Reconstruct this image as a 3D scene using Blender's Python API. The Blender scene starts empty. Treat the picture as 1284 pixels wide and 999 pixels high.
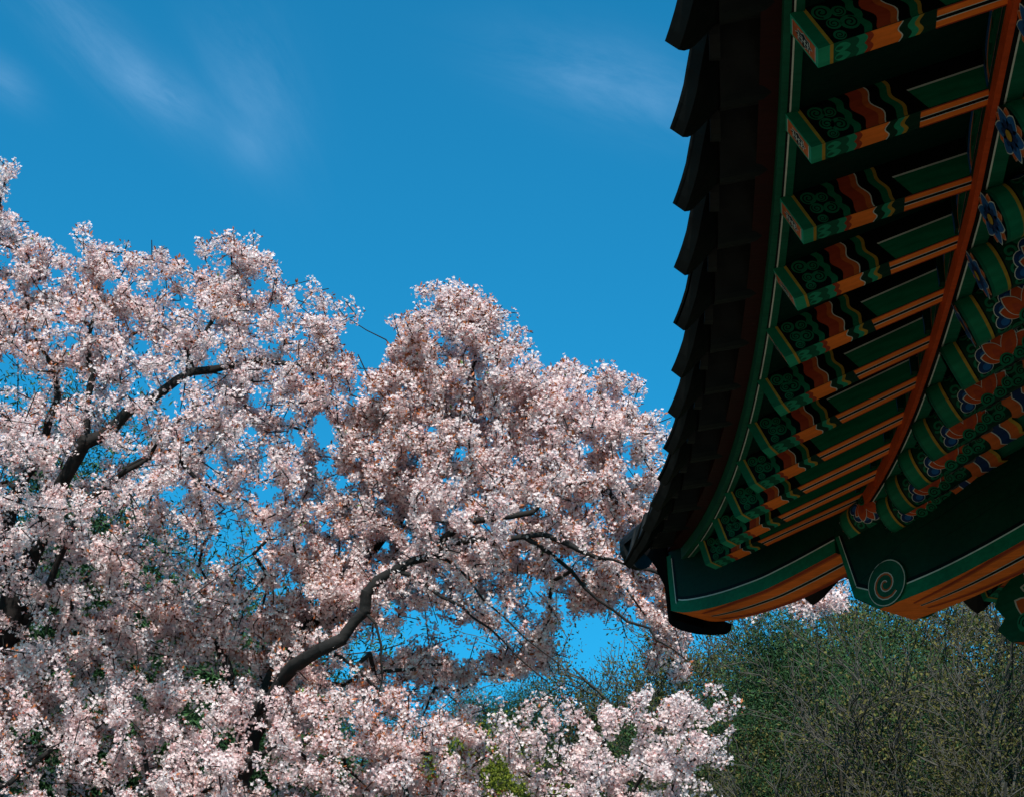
import bpy, bmesh, math, random
import numpy as np
from mathutils import Vector, Matrix
C = bpy.context.scene
COL = C.collection
R = math.radians
random.seed(5)
rng = np.random.default_rng(11)

# ---------------------------------------------------------------- camera, sky, sun, exposure
EYE = np.array([0.0, 0.0, 1.6])
PITCH, YAW, FPX, PW, PH = R(27.459), R(8.3915), 2300.0, 1284.0, 999.0
cam = bpy.data.cameras.new('camera')
cam.sensor_width = 36.0
cam.lens = FPX / PW * 36.0
cam.clip_start = 0.05
cam.clip_end = 5000
camo = bpy.data.objects.new('camera', cam)
COL.objects.link(camo)
camo.location = EYE
camo.rotation_euler = (math.pi / 2 + PITCH, 0, YAW)
C.camera = camo

SUN_AZ, SUN_EL = R(168), R(42)          # azimuth clockwise from +Y
sdir = Vector((math.sin(SUN_AZ) * math.cos(SUN_EL), math.cos(SUN_AZ) * math.cos(SUN_EL), math.sin(SUN_EL)))
world = bpy.data.worlds.new('World')
C.world = world
world.use_nodes = True
wn, wl = world.node_tree.nodes, world.node_tree.links
wn.clear()
sky = wn.new('ShaderNodeTexSky')
sky.sky_type = 'NISHITA'
sky.sun_disc = False
sky.sun_elevation = SUN_EL
sky.sun_rotation = SUN_AZ
sky.air_density = 1.0
sky.dust_density = 0.7
sky.ozone_density = 3.0
SKY_STRENGTH = 0.089
SKY_TINT = (0.085, 0.88, 1.02, 1)


def camvec(px, py):
    h = np.array([-math.sin(YAW), math.cos(YAW), 0]); r = np.array([math.cos(YAW), math.sin(YAW), 0])
    u = np.array([0, 0, 1.0])
    F = math.cos(PITCH) * h + math.sin(PITCH) * u
    U = -math.sin(PITCH) * h + math.cos(PITCH) * u
    return F + (px - PW / 2) / FPX * r - (py - PH / 2) / FPX * U


def at(px, py, depth):                   # world point seen in that direction at that distance along the view
    return EYE + camvec(px, py) * depth


def wnode(t, **kw):
    n = wn.new(t)
    for k, v in kw.items():
        setattr(n, k, v)
    return n


def wmath(op, a, b=None, clamp=False):
    n = wn.new('ShaderNodeMath'); n.operation = op; n.use_clamp = clamp
    for i, v in enumerate((a, b)):
        if v is None: continue
        if isinstance(v, (int, float)): n.inputs[i].default_value = v
        else: wl.new(v, n.inputs[i])
    return n.outputs[0]


def wdot(vec_socket, v):
    n = wn.new('ShaderNodeVectorMath'); n.operation = 'DOT_PRODUCT'
    wl.new(vec_socket, n.inputs[0]); n.inputs[1].default_value = tuple(v)
    return n.outputs['Value']


tint = wnode('ShaderNodeMix', data_type='RGBA', blend_type='MULTIPLY')
tint.inputs[0].default_value = 1.0
wl.new(sky.outputs[0], tint.inputs[6]); tint.inputs[7].default_value = SKY_TINT
tc = wn.new('ShaderNodeTexCoord')
# thin cirrus: a patch of sky with its own compass direction, streaked noise inside a soft outline
cz = Vector(camvec(640, 120)).normalized()
cx = Vector((0, 0, 1)).cross(cz).normalized() * -1
cy = cz.cross(cx).normalized() * -1
dz = wdot(tc.outputs['Generated'], cz)
dx = wmath('DIVIDE', wdot(tc.outputs['Generated'], cx), dz)
dy = wmath('DIVIDE', wdot(tc.outputs['Generated'], cy), dz)


def wisp(px, py, ang, half_len, half_wid, strength, seed, scale):
    d = Vector(camvec(px, py)).normalized()
    u0, v0 = d.dot(cx) / d.dot(cz), d.dot(cy) / d.dot(cz)
    ca, sa = math.cos(ang), math.sin(ang)
    ux, vy = wmath('SUBTRACT', dx, u0), wmath('SUBTRACT', dy, v0)
    a = wmath('ADD', wmath('MULTIPLY', ux, ca), wmath('MULTIPLY', vy, sa))
    b = wmath('ADD', wmath('MULTIPLY', ux, -sa), wmath('MULTIPLY', vy, ca))
    comb = wn.new('ShaderNodeCombineXYZ')
    wl.new(wmath('MULTIPLY', a, scale * 0.22), comb.inputs[0]); wl.new(wmath('MULTIPLY', b, scale), comb.inputs[1])
    comb.inputs[2].default_value = seed
    nz = wn.new('ShaderNodeTexNoise'); nz.inputs['Scale'].default_value = 1.0
    nz.inputs['Detail'].default_value = 7; nz.inputs['Roughness'].default_value = 0.70
    nz.inputs['Distortion'].default_value = 0.5
    wl.new(comb.outputs[0], nz.inputs['Vector'])
    e = wmath('ADD', wmath('POWER', wmath('ABSOLUTE', wmath('DIVIDE', a, half_len)), 2.0),
              wmath('POWER', wmath('ABSOLUTE', wmath('DIVIDE', b, half_wid)), 2.0))
    m = wmath('POWER', 2.718, wmath('MULTIPLY', e, -1.2))
    n = wmath('MULTIPLY', wmath('SUBTRACT', nz.outputs['Fac'], 0.30), 2.2, True)
    return wmath('MULTIPLY', wmath('MULTIPLY', m, n), strength)


ws = [wisp(125, 60, R(-42), 0.060, 0.017, 0.20, 1.0, 22), wisp(205, 118, R(-30), 0.030, 0.012, 0.22, 7.7, 34),
      wisp(318, 110, R(-70), 0.048, 0.026, 0.16, 4.2, 20), wisp(310, 185, R(-40), 0.016, 0.011, 0.12, 2.2, 30), wisp(770, 105, R(-15), 0.065, 0.022, 0.20, 9.1, 26),
      wisp(5, 100, R(-40), 0.02, 0.01, 0.2, 3.3, 30)]
tot = ws[0]
for q in ws[1:]:
    tot = wmath('ADD', tot, q, True)
cm = wnode('ShaderNodeMix', data_type='RGBA', blend_type='MIX')
wl.new(tot, cm.inputs[0]); wl.new(tint.outputs[2], cm.inputs[6]); cm.inputs[7].default_value = (3.0, 4.6, 6.6, 1)
bg = wn.new('ShaderNodeBackground'); bg.inputs[1].default_value = SKY_STRENGTH
wl.new(cm.outputs[2], bg.inputs[0])
wo = wn.new('ShaderNodeOutputWorld'); wl.new(bg.outputs[0], wo.inputs[0])

sl = bpy.data.lights.new('sun', 'SUN'); sl.energy = 3.8; sl.angle = R(0.53); sl.color = (1, 0.955, 0.89)
so = bpy.data.objects.new('sun', sl); COL.objects.link(so)
so.rotation_euler = sdir.to_track_quat('Z', 'Y').to_euler()
so.location = (20, -10, 40)
vs = C.view_settings
vs.view_transform = 'Standard'; vs.look = 'None'; vs.gamma = 1; vs.use_curve_mapping = False
vs.exposure = 1.05
C.cycles.use_denoising = True
C.cycles.max_bounces = 10
C.cycles.diffuse_bounces = 8
C.cycles.transmission_bounces = 8

# ---------------------------------------------------------------- materials


def mat(name, col, rough=0.6, objrnd=0.0, noise=0.0, nscale=20.0, col2=None, bump=0.0, translucent=0.0, rnd=0.0, spec=0.3, stretch=None, detail=4):
    m = bpy.data.materials.new(name); m.use_nodes = True
    nt = m.node_tree; n, l = nt.nodes, nt.links; n.clear()
    out = n.new('ShaderNodeOutputMaterial')
    b = n.new('ShaderNodeBsdfPrincipled')
    b.inputs['Roughness'].default_value = rough
    b.inputs['Specular IOR Level'].default_value = spec
    b.inputs['Base Color'].default_value = (*col, 1)
    src = None
    if noise > 0 or bump > 0 or col2:
        t = n.new('ShaderNodeTexCoord'); mp = n.new('ShaderNodeMapping')
        l.new(t.outputs['Object'], mp.inputs[0])
        if stretch: mp.inputs['Scale'].default_value = stretch
        nz = n.new('ShaderNodeTexNoise'); nz.inputs['Scale'].default_value = nscale; nz.inputs['Detail'].default_value = detail
        l.new(mp.outputs[0], nz.inputs['Vector'])
        rp = n.new('ShaderNodeValToRGB')
        c2 = col2 or tuple(c * (1 - noise) for c in col)
        rp.color_ramp.elements[0].position = 0.35; rp.color_ramp.elements[1].position = 0.65
        rp.color_ramp.elements[0].color = (*c2, 1); rp.color_ramp.elements[1].color = (*col, 1)
        l.new(nz.outputs['Fac'], rp.inputs[0]); src = rp.outputs[0]
        if bump > 0:
            bp = n.new('ShaderNodeBump'); bp.inputs['Strength'].default_value = bump; bp.inputs['Distance'].default_value = 0.01
            l.new(nz.outputs['Fac'], bp.inputs['Height']); l.new(bp.outputs[0], b.inputs['Normal'])
    if rnd > 0:
        g = n.new('ShaderNodeNewGeometry')
        hs = n.new('ShaderNodeHueSaturation')
        mr = n.new('ShaderNodeMapRange'); mr.inputs[3].default_value = 1 - rnd; mr.inputs[4].default_value = 1 + rnd
        l.new(g.outputs['Random Per Island'], mr.inputs[0]); l.new(mr.outputs[0], hs.inputs['Value'])
        if src is not None: l.new(src, hs.inputs['Color'])
        else: hs.inputs['Color'].default_value = (*col, 1)
        src = hs.outputs[0]
    if objrnd > 0:
        oi = n.new('ShaderNodeObjectInfo'); hs = n.new('ShaderNodeHueSaturation'); t2 = n.new('ShaderNodeTexCoord'); n2 = n.new('ShaderNodeTexNoise')
        n2.inputs['Scale'].default_value = 2.3; n2.inputs['Detail'].default_value = 9; n2.inputs['Roughness'].default_value = .7
        l.new(t2.outputs['Object'], n2.inputs['Vector'])
        mr = n.new('ShaderNodeMapRange'); mr.inputs[3].default_value = 1 - objrnd; mr.inputs[4].default_value = 1 + objrnd
        m2 = n.new('ShaderNodeMapRange'); m2.inputs[1].default_value = .3; m2.inputs[2].default_value = .7; m2.inputs[3].default_value = .72; m2.inputs[4].default_value = 1.22
        mm = n.new('ShaderNodeMath'); mm.operation = 'MULTIPLY'
        l.new(oi.outputs['Random'], mr.inputs[0]); l.new(n2.outputs['Fac'], m2.inputs[0]); l.new(mr.outputs[0], mm.inputs[0]); l.new(m2.outputs[0], mm.inputs[1])
        l.new(mm.outputs[0], hs.inputs['Value'])
        if src is not None: l.new(src, hs.inputs['Color'])
        else: hs.inputs['Color'].default_value = (*col, 1)
        src = hs.outputs[0]
    if src is not None: l.new(src, b.inputs['Base Color'])
    if translucent > 0:
        tr = n.new('ShaderNodeBsdfTranslucent'); mx = n.new('ShaderNodeMixShader'); mx.inputs[0].default_value = translucent
        tr.inputs[0].default_value = (*col, 1)
        if src is not None: l.new(src, tr.inputs[0])
        l.new(b.outputs[0], mx.inputs[1]); l.new(tr.outputs[0], mx.inputs[2]); l.new(mx.outputs[0], out.inputs[0])
    else:
        l.new(b.outputs[0], out.inputs[0])
    return m


P = {}
def paint(k, col, **kw):
    P[k] = mat('paint_' + k, col, **{**dict(rough=0.55, noise=0.22, nscale=9.0, spec=0.08, objrnd=0.14, bump=0.15, stretch=(1.0, 6.0, 6.0)), **kw})
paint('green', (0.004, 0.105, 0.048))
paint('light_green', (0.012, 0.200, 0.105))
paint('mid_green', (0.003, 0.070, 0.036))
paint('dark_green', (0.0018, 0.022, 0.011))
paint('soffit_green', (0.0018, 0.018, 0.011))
paint('black', (0.0018, 0.0022, 0.002))
paint('orange', (0.70, 0.150, 0.018))
paint('deep_orange', (0.40, 0.080, 0.016))
paint('lotus_red', (0.33, 0.045, 0.008))
paint('red', (0.27, 0.035, 0.012))
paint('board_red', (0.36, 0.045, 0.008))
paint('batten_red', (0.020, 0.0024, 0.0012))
paint('yellow', (0.28, 0.165, 0.020))
paint('white', (0.42, 0.44, 0.38), noise=0.12)
paint('blue', (0.010, 0.070, 0.200))
paint('deep_blue', (0.005, 0.022, 0.075))
paint('pink', (0.42, 0.19, 0.11))
PK = list(P.keys()); PM = [P[k] for k in PK]; PI = {k: i for i, k in enumerate(PK)}
M_tile = mat('roof_tile_clay', (0.0065, 0.0072, 0.007), rough=0.5, noise=0.55, nscale=14, bump=0.25, spec=0.10)
M_darkwood = mat('dark_oiled_wood', (0.006, 0.006, 0.006), rough=0.8, noise=0.4, nscale=8, spec=0.0)
M_bark = mat('cherry_bark', (0.014, 0.011, 0.010), rough=0.9, noise=0.75, nscale=7, bump=1.0, stretch=(1, 1, 2.5), detail=8)
M_twig = mat('cherry_twig', (0.045, 0.030, 0.026), rough=0.85)
M_petal = mat('petal_white', (0.87, 0.745, 0.73), rough=0.7, translucent=0.5, rnd=0.10, spec=0.1)
M_petal2 = mat('petal_pink', (0.82, 0.60, 0.59), rough=0.7, translucent=0.5, rnd=0.14, spec=0.1)
M_calyx = mat('calyx_red', (0.30, 0.085, 0.070), rough=0.7, rnd=0.2, spec=0.1)
M_russet = mat('young_leaf_russet', (0.33, 0.100, 0.035), rough=0.6, translucent=0.3, rnd=0.3, spec=0.2)
M_leafg = mat('young_leaf_green', (0.10, 0.16, 0.03), rough=0.6, translucent=0.3, rnd=0.3, spec=0.2)

# ---------------------------------------------------------------- object helpers


def link(o, parent=None):
    COL.objects.link(o)
    if parent is not None: o.parent = parent
    return o


def tag(o, label=None, cat=None, group=None, kind=None):
    if label: o['label'] = label
    if cat: o['category'] = cat
    if group: o['group'] = group
    if kind: o['kind'] = kind
    return o


def empty(name, loc=(0, 0, 0)):
    o = bpy.data.objects.new(name, None); o.location = loc; o.empty_display_size = 0.3
    return link(o)


class MB:
    """collects polygons with a material index, builds ONE mesh object"""
    def __init__(s): s.v = []; s.f = []; s.m = []
    def poly(s, pts, m=0):
        b = len(s.v); s.v.extend([tuple(map(float, p)) for p in pts]); s.f.append(tuple(range(b, b + len(pts)))); s.m.append(m)
    def grid(s, rows, m=0, mrow=None):
        b = len(s.v); n = len(rows[0])
        for r in rows: s.v.extend([tuple(map(float, p)) for p in r])
        for i in range(len(rows) - 1):
            for j in range(n - 1):
                a = b + i * n + j
                s.f.append((a, a + 1, a + n + 1, a + n)); s.m.append(m if mrow is None else mrow[i])
    def box(s, lo, hi, m=0):
        (x0, y0, z0), (x1, y1, z1) = lo, hi
        c = [(x0, y0, z0), (x1, y0, z0), (x1, y1, z0), (x0, y1, z0), (x0, y0, z1), (x1, y0, z1), (x1, y1, z1), (x0, y1, z1)]
        for q in ((3, 2, 1, 0), (4, 5, 6, 7), (0, 1, 5, 4), (1, 2, 6, 5), (2, 3, 7, 6), (3, 0, 4, 7)): s.poly([c[i] for i in q], m)
    def prism(s, pts, ext, m=0):                    # polygon (3D points) swept by the vector ext, capped
        pts = [np.array(p, float) for p in pts]; ext = np.array(ext, float)
        s.poly(pts, m); s.poly([p + ext for p in pts][::-1], m)
        for i in range(len(pts)):
            j = (i + 1) % len(pts); s.poly([pts[j], pts[i], pts[i] + ext, pts[j] + ext], m)
    def mesh(s, name, mats, smooth=False):
        me = bpy.data.meshes.new(name); me.from_pydata(s.v, [], s.f)
        for q in mats: me.materials.append(q)
        me.polygons.foreach_set('material_index', s.m)
        if smooth: me.polygons.foreach_set('use_smooth', [True] * len(s.f))
        me.update(); return me
    def build(s, name, mats, parent=None, smooth=False, mw=None):
        o = bpy.data.objects.new(name, s.mesh(name, mats, smooth))
        link(o, parent)
        if mw is not None: o.matrix_local = mw
        return o


def frame(origin, ax, ay, az):
    return Matrix(((ax[0], ay[0], az[0], origin[0]), (ax[1], ay[1], az[1], origin[1]), (ax[2], ay[2], az[2], origin[2]), (0, 0, 0, 1)))


class Brush:
    """paints flat patches on a face; fn(u, v, lift) -> local 3D point"""
    def __init__(s, mb, fn, step=0.0006): s.mb, s.fn, s.step = mb, fn, step
    def strip(s, a, b, col, layer, n=None):        # between two curves of equal point count
        L = layer * s.step
        s.mb.grid([[s.fn(u, v, L) for u, v in a], [s.fn(u, v, L) for u, v in b]], PI[col])
    def band(s, c0, c1, v0, v1, col, layer, n=14):  # between boundaries u=c(v)
        vs_ = [v0 + (v1 - v0) * i / n for i in range(n + 1)]
        f0 = c0 if callable(c0) else (lambda v, k=c0: k); f1 = c1 if callable(c1) else (lambda v, k=c1: k)
        s.strip([(f0(v), v) for v in vs_], [(f1(v), v) for v in vs_], col, layer)
    def line(s, pts, w, col, layer):
        a, b = [], []
        for i, p in enumerate(pts):
            q0 = pts[max(i - 1, 0)]; q1 = pts[min(i + 1, len(pts) - 1)]
            dx_, dy_ = q1[0] - q0[0], q1[1] - q0[1]; l = math.hypot(dx_, dy_) or 1
            a.append((p[0] - dy_ / l * w / 2, p[1] + dx_ / l * w / 2)); b.append((p[0] + dy_ / l * w / 2, p[1] - dx_ / l * w / 2))
        s.strip(a, b, col, layer)
    def disc(s, u, v, r, col, layer, n=18, a0=0, a1=2 * math.pi):
        arc = [(u + r * math.cos(a0 + (a1 - a0) * i / n), v + r * math.sin(a0 + (a1 - a0) * i / n)) for i in range(n + 1)]
        mid = [(u + (p[0] - u) * .5, v + (p[1] - v) * .5) for p in arc]
        L = layer * s.step
        s.mb.grid([[s.fn(*p, L) for p in arc], [s.fn(*p, L) for p in mid], [s.fn(u, v, L)] * (n + 1)], PI[col])
    def spiral(s, u, v, r, w, col, layer, turns=1.6, a0=0, sgn=1, r_end=0.15):
        n = int(16 * turns)
        pts = [(u + r * (1 - (1 - r_end) * i / n) * math.cos(a0 + sgn * 2 * math.pi * turns * i / n),
                v + r * (1 - (1 - r_end) * i / n) * math.sin(a0 + sgn * 2 * math.pi * turns * i / n)) for i in range(n + 1)]
        s.line(pts, w, col, layer)
    def scroll(s, u, v, r, layer, sgn=1, a0=0.0, c1='green', c2='dark_green'):
        s.disc(u, v, r, c1, layer); s.spiral(u, v, r * .78, r * .17, c2, layer + 1, 1.5, a0, sgn, .2)
    def petal(s, u, v, ang, L, w, col, layer, edge='white', inner=None, ew=0.0022):
        def shape(k, off=0):
            a, b = [], []
            for i in range(11):
                t = i / 10; hw = w * (math.sin(math.pi * min(1, t * .93 + .07)) ** .75) * k if t < 1 else 0
                if t == 0: hw *= .5
                x = off + t * L * (k if off == 0 else k)
                a.append((u + x * math.cos(ang) - hw * math.sin(ang), v + x * math.sin(ang) + hw * math.cos(ang)))
                b.append((u + x * math.cos(ang) + hw * math.sin(ang), v + x * math.sin(ang) - hw * math.cos(ang)))
            return a, b
        def fill(k, off, c, ly):
            a, b = shape(k, off); m_ = [((p[0] + q[0]) / 2, (p[1] + q[1]) / 2) for p, q in zip(a, b)]
            s.strip(a, m_, c, ly); s.strip(m_, b, c, ly)
        if edge: fill(1.0, 0, edge, layer)
        k = 1 - ew * 2 / max(w, .004) * .55
        fill(k, L * (1 - k) * .35, col, layer + 1)
        if inner: fill(k * .5, L * .12, inner, layer + 2)


# ---------------------------------------------------------------- setting: ground and hillside


def terrain(x, y):
    d = math.hypot(x, y)
    z = max(0.0, d - 10.0) * 0.27
    z = min(z, 15 + max(0, d - 66) * 0.10)
    side = x - y * (-math.tan(YAW))
    z *= 1.0 + 0.10 * math.tanh(side / 14.0)
    k = min(1, max(0, (d - 10) / 15))
    z += k * (0.5 * math.sin(x * .33 + 1) * math.cos(y * .27) + 0.25 * math.sin(x * .9) * math.sin(y * .8))
    if y < 6: z *= max(0, min(1, (y + 10) / 16))
    return z


M_court = mat('courtyard_sand', (0.22, 0.18, 0.125), rough=0.95, noise=0.25, nscale=3, bump=0.3)
M_hill = mat('hillside_litter', (0.032, 0.027, 0.014), rough=0.95, col2=(0.016, 0.022, 0.008), nscale=0.6, bump=0.6, detail=8)
mb = MB()
rr = [0, 2, 4, 6, 8, 10, 12, 14, 17, 20, 24, 28, 33, 38, 44, 50, 58, 66, 80, 100, 140, 220, 400, 900, 2500]
rows = []
for d in rr:
    rows.append([(d * math.sin(2 * math.pi * i / 96), d * math.cos(2 * math.pi * i / 96),
                  terrain(d * math.sin(2 * math.pi * i / 96), d * math.cos(2 * math.pi * i / 96)) * (1 if d < 300 else .8)) for i in range(97)])
mb.grid(rows[:7], 0); mb.grid(rows[6:], 1)
tag(mb.build('ground', [M_court, M_hill], smooth=True), kind='structure')

# ---------------------------------------------------------------- the pavilion: eave curves
TC = np.array([-0.41699731, 8.43942524, 3.44010891]) + np.array([0, 0, 1.6])     # roof corner, top of the rafter tips
EA, EB, EL, EPW = 0.6018, 0.6039, 7.8, 3
PITCHS, S0 = 0.429, 0.156
RH, RW, RCUT = 0.125, 0.075, 0.024       # flying rafter section
NR = 15                                    # rafters per side


def eave(s):
    q = 1 - max(0, 1 - s / EL) ** EPW if s > 0 else 3 * s / EL
    return TC + np.array([EA * q, -s, -EB * q])


def fan(s):
    s_ = max(s, 0)
    ph = 0.6949 * max(1 - s_ / 3.8589, 0) ** 0.62
    al = 0.292 - 0.2578 * max(1 - s_ / 5.5, 0) ** 2.5029
    ln = 1.0176 - 0.2076 * s_ + 0.0213 * s_ * s_ if s_ < 4.87 else .512
    return ph, al, ln


def axes(ph, al):
    d = np.array([math.cos(al) * math.cos(ph), -math.cos(al) * math.sin(ph), math.sin(al)])
    w = np.array([math.sin(ph), math.cos(ph), 0.0])
    n = np.cross(d, w)
    return d, w, n


def inner(s):                              # where the flying rafter's underside meets the inner eave board
    ph, al, ln = fan(s); d, w, n = axes(ph, al)
    return eave(s) - RH * n + ln * d


MIRROR = Matrix.Translation(Vector(TC)) @ Matrix(((0, -1, 0, 0), (-1, 0, 0, 0), (0, 0, 1, 0), (0, 0, 0, 1))) @ Matrix.Translation(-Vector(TC))
temple = empty('temple_pavilion', (2.0, 4.0, 0.0))
tag(temple, 'tiled temple roof corner with painted green and orange rafters under curved eaves', 'temple')
TI = Matrix.Translation(-Vector((2.0, 4.0, 0.0)))


def place(o, mw):
    o.matrix_local = TI @ mw
    return o


def both(o_fn, count=None):
    pass


def wave(u0, amp, per, ph=0.0, k=2):
    return lambda v: u0 + amp * (abs(math.sin(math.pi * (v / per + ph))) if k == 1 else math.sin(2 * math.pi * (v / per + ph)))


def make_flying_rafter(L):
    mb = MB(); h, w, c = RH, RW, RCUT
    bk = PI['mid_green']; hand = random.Random(int(L * 9999)); jj = hand.uniform(-.006, .006); pz = hand.uniform(-.12, .12)
    T0, T1, T2, T3 = (0, 0, 0), (0, w, 0), (L, w, 0), (L, 0, 0)
    B0, B1, B2, B3 = (c, 0, -h), (c, w, -h), (L, w, -h), (L, 0, -h)
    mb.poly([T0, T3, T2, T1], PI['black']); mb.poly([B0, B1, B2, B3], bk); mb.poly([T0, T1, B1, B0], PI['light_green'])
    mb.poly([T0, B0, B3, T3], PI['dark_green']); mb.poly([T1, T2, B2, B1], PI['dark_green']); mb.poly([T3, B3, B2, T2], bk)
    for side in (0, 1):
        if side == 0: fn = lambda u, v, l: (u + c * v / h, -l, -v)
        else: fn = lambda u, v, l: (u + c * v / h, w + l, -v)
        b = Brush(mb, fn)
        zig = wave(jj, .007 * hand.uniform(.8, 1.3), h * .62, .1 + pz); sc = wave(jj * .6, .009 * hand.uniform(.8, 1.2), h / 3, pz * .5, 1)
        b.band(0, .030, 0, h, 'green', 1); b.band(.030, .0385, 0, h, 'yellow', 1); b.band(.0385, .044, 0, h, 'black', 1)
        b.band(.044, lambda v: .135 + sc(v), 0, h, 'black', 1)
        b.band(lambda v: .119 + sc(v), lambda v: .139 + sc(v), 0, h, 'green', 2)
        for (uu, vv, r, sg) in ((.066, .030, .020, 1), (.102, .040, .016, -1), (.072, .072, .017, -1), (.103, .083, .021, 1), (.068, .107, .014, 1)):
            b.scroll(uu + hand.uniform(-.004, .004), vv + hand.uniform(-.003, .003), r * hand.uniform(1.0, 1.18), 3, sg, vv * 60, 'green', 'black')
        b.band(lambda v: .139 + sc(v), lambda v: .168 + zig(v), 0, h, 'black', 1)
        b.band(lambda v: .164 + zig(v), lambda v: .215 + zig(v), 0, h, 'red', 2)
        b.band(lambda v: .1985 + zig(v), lambda v: .215 + zig(v), 0, h, 'deep_orange', 3)
        b.band(lambda v: .215 + zig(v), lambda v: .2185 + zig(v), 0, h, 'white', 3)
        b.band(lambda v: .2185 + zig(v), lambda v: .246 + zig(v) * .8, 0, h, 'black', 2)
        b.band(lambda v: .246 + zig(v) * .8, lambda v: .266 + zig(v) * .8, 0, h, 'green', 2)
        b.band(lambda v: .266 + zig(v) * .8, lambda v: .276 + zig(v) * .8, 0, h, 'yellow', 2)
        b.band(lambda v: .276 + zig(v) * .8, lambda v: .305, 0, h, 'black', 2)
        b.strip([(.290, 0), (L, 0)], [(.290, h), (L, h)], 'black', 1.5)
        b.strip([(.305, h * .40), (L, h * .40)], [(.307, h * .445), (L, h * .445)], 'white', 3)
        b.strip([(.307, h * .445), (L, h * .445)], [(.322, h), (L, h)], 'green', 3)
    b = Brush(mb, lambda u, v, l: (u + c, v, -h - l))
    zig = wave(jj, .006, w * .8, .3 + pz); sc = wave(jj * .6, .009, w / 2, pz, 1)
    b.band(0, .030, 0, w, 'light_green', 1); b.band(.030, .0385, 0, w, 'yellow', 1)
    b.band(.0385, .125, 0, w, 'mid_green', 1)
    for vv in (w * .3, w * .75):
        b.petal(.040, vv, 0.0, .046, .020, 'light_green', 2, None); b.petal(.041, vv, 0.0, .026, .009, 'mid_green', 4, None)
    b.band(lambda v: .098 + sc(v), lambda v: .120 + sc(v), 0, w, 'light_green', 2)
    b.band(lambda v: .120 + sc(v), lambda v: .135 + sc(v), 0, w, 'red', 2)
    b.band(lambda v: .135 + sc(v), lambda v: .212 + zig(v), 0, w, 'orange', 2)
    b.band(lambda v: .212 + zig(v), lambda v: .2155 + zig(v), 0, w, 'white', 3)
    b.band(lambda v: .2155 + zig(v), lambda v: .238 + zig(v), 0, w, 'dark_green', 2)
    b.band(lambda v: .238 + zig(v), lambda v: .256 + zig(v), 0, w, 'light_green', 2)
    b.band(lambda v: .256 + zig(v), lambda v: .268 + zig(v), 0, w, 'yellow', 2)
    b.band(lambda v: .268 + zig(v), .300, 0, w, 'dark_green', 2)
    for v0, v1, cc in ((0, .07, 'red'), (.07, .37, 'orange'), (.37, .41, 'white'), (.41, .59, 'black'), (.59, .63, 'white'), (.63, .93, 'orange'), (.93, 1, 'red')):
        b.strip([(.300, v0 * w), (L, v0 * w)], [(.300, v1 * w), (L, v1 * w)], cc, 3)
    return mb


def make_rafter_end():                     # the small painted panel on the cut end
    mb = MB(); h, w, c = RH, RW, RCUT
    nn = np.array([-h, 0, -c]); nn = nn / np.linalg.norm(nn)
    fn = lambda u, v, l: tuple(np.array([c * v / h, u, -v]) + nn * (l + .0006))
    b = Brush(mb, fn)
    b.strip([(.008, .010), (w - .008, .010)], [(.008, h - .010), (w - .008, h - .010)], 'deep_orange', 0)
    b.strip([(.008, .010), (w - .008, .010)], [(.008, .0125), (w - .008, .0125)], 'white', 1)
    b.strip([(.008, h - .0125), (w - .008, h - .0125)], [(.008, h - .010), (w - .008, h - .010)], 'white', 1)
    cu, cv = w / 2, h / 2
    def diamond(k, col, ly):
        pts = []
        for i in range(17):
            a = 2 * math.pi * i / 16; rr_ = (1.0 if i % 2 == 0 else .72) * k
            pts.append((cu + .026 * rr_ * math.cos(a), cv + .036 * rr_ * math.sin(a)))
        b.strip(pts, [(cu, cv)] * 17, col, ly)
    diamond(1.08, 'white', 1); diamond(.98, 'black', 2)
    for sg in (-1, 1):
        b.line([(cu - .014, cv + sg * .020), (cu + .012, cv + sg * .020), (cu + .012, cv + sg * .006), (cu - .010, cv + sg * .006), (cu - .010, cv + sg * .013)], .0035, 'white', 3)
    b.line([(cu, cv - .026), (cu, cv + .026)], .0032, 'white', 3)
    return mb


end_mesh = make_rafter_end().mesh('end_panel', PM)


def part(name, me, mw, parent=None):
    o = bpy.data.objects.new(name, me); COL.objects.link(o)
    if parent is None:
        o.parent = temple; o.matrix_local = TI @ mw
    else:
        o.parent = parent; o.matrix_local = mw
    return o


# flying rafters
for i in range(NR):
    s = S0 + i * PITCHS
    ph, al, ln = fan(s); d, w, n = axes(ph, al)
    me = make_flying_rafter(ln + .16).mesh('flying_rafter', PM)
    for k in (0, 1):
        if k == 1 and i > 9: continue
        mw = frame(eave(s), d, w, n)
        if k: mw = MIRROR @ mw
        o = part('flying_rafter', me, mw)
        part('end_panel', end_mesh, Matrix.Identity(4), o)

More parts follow.
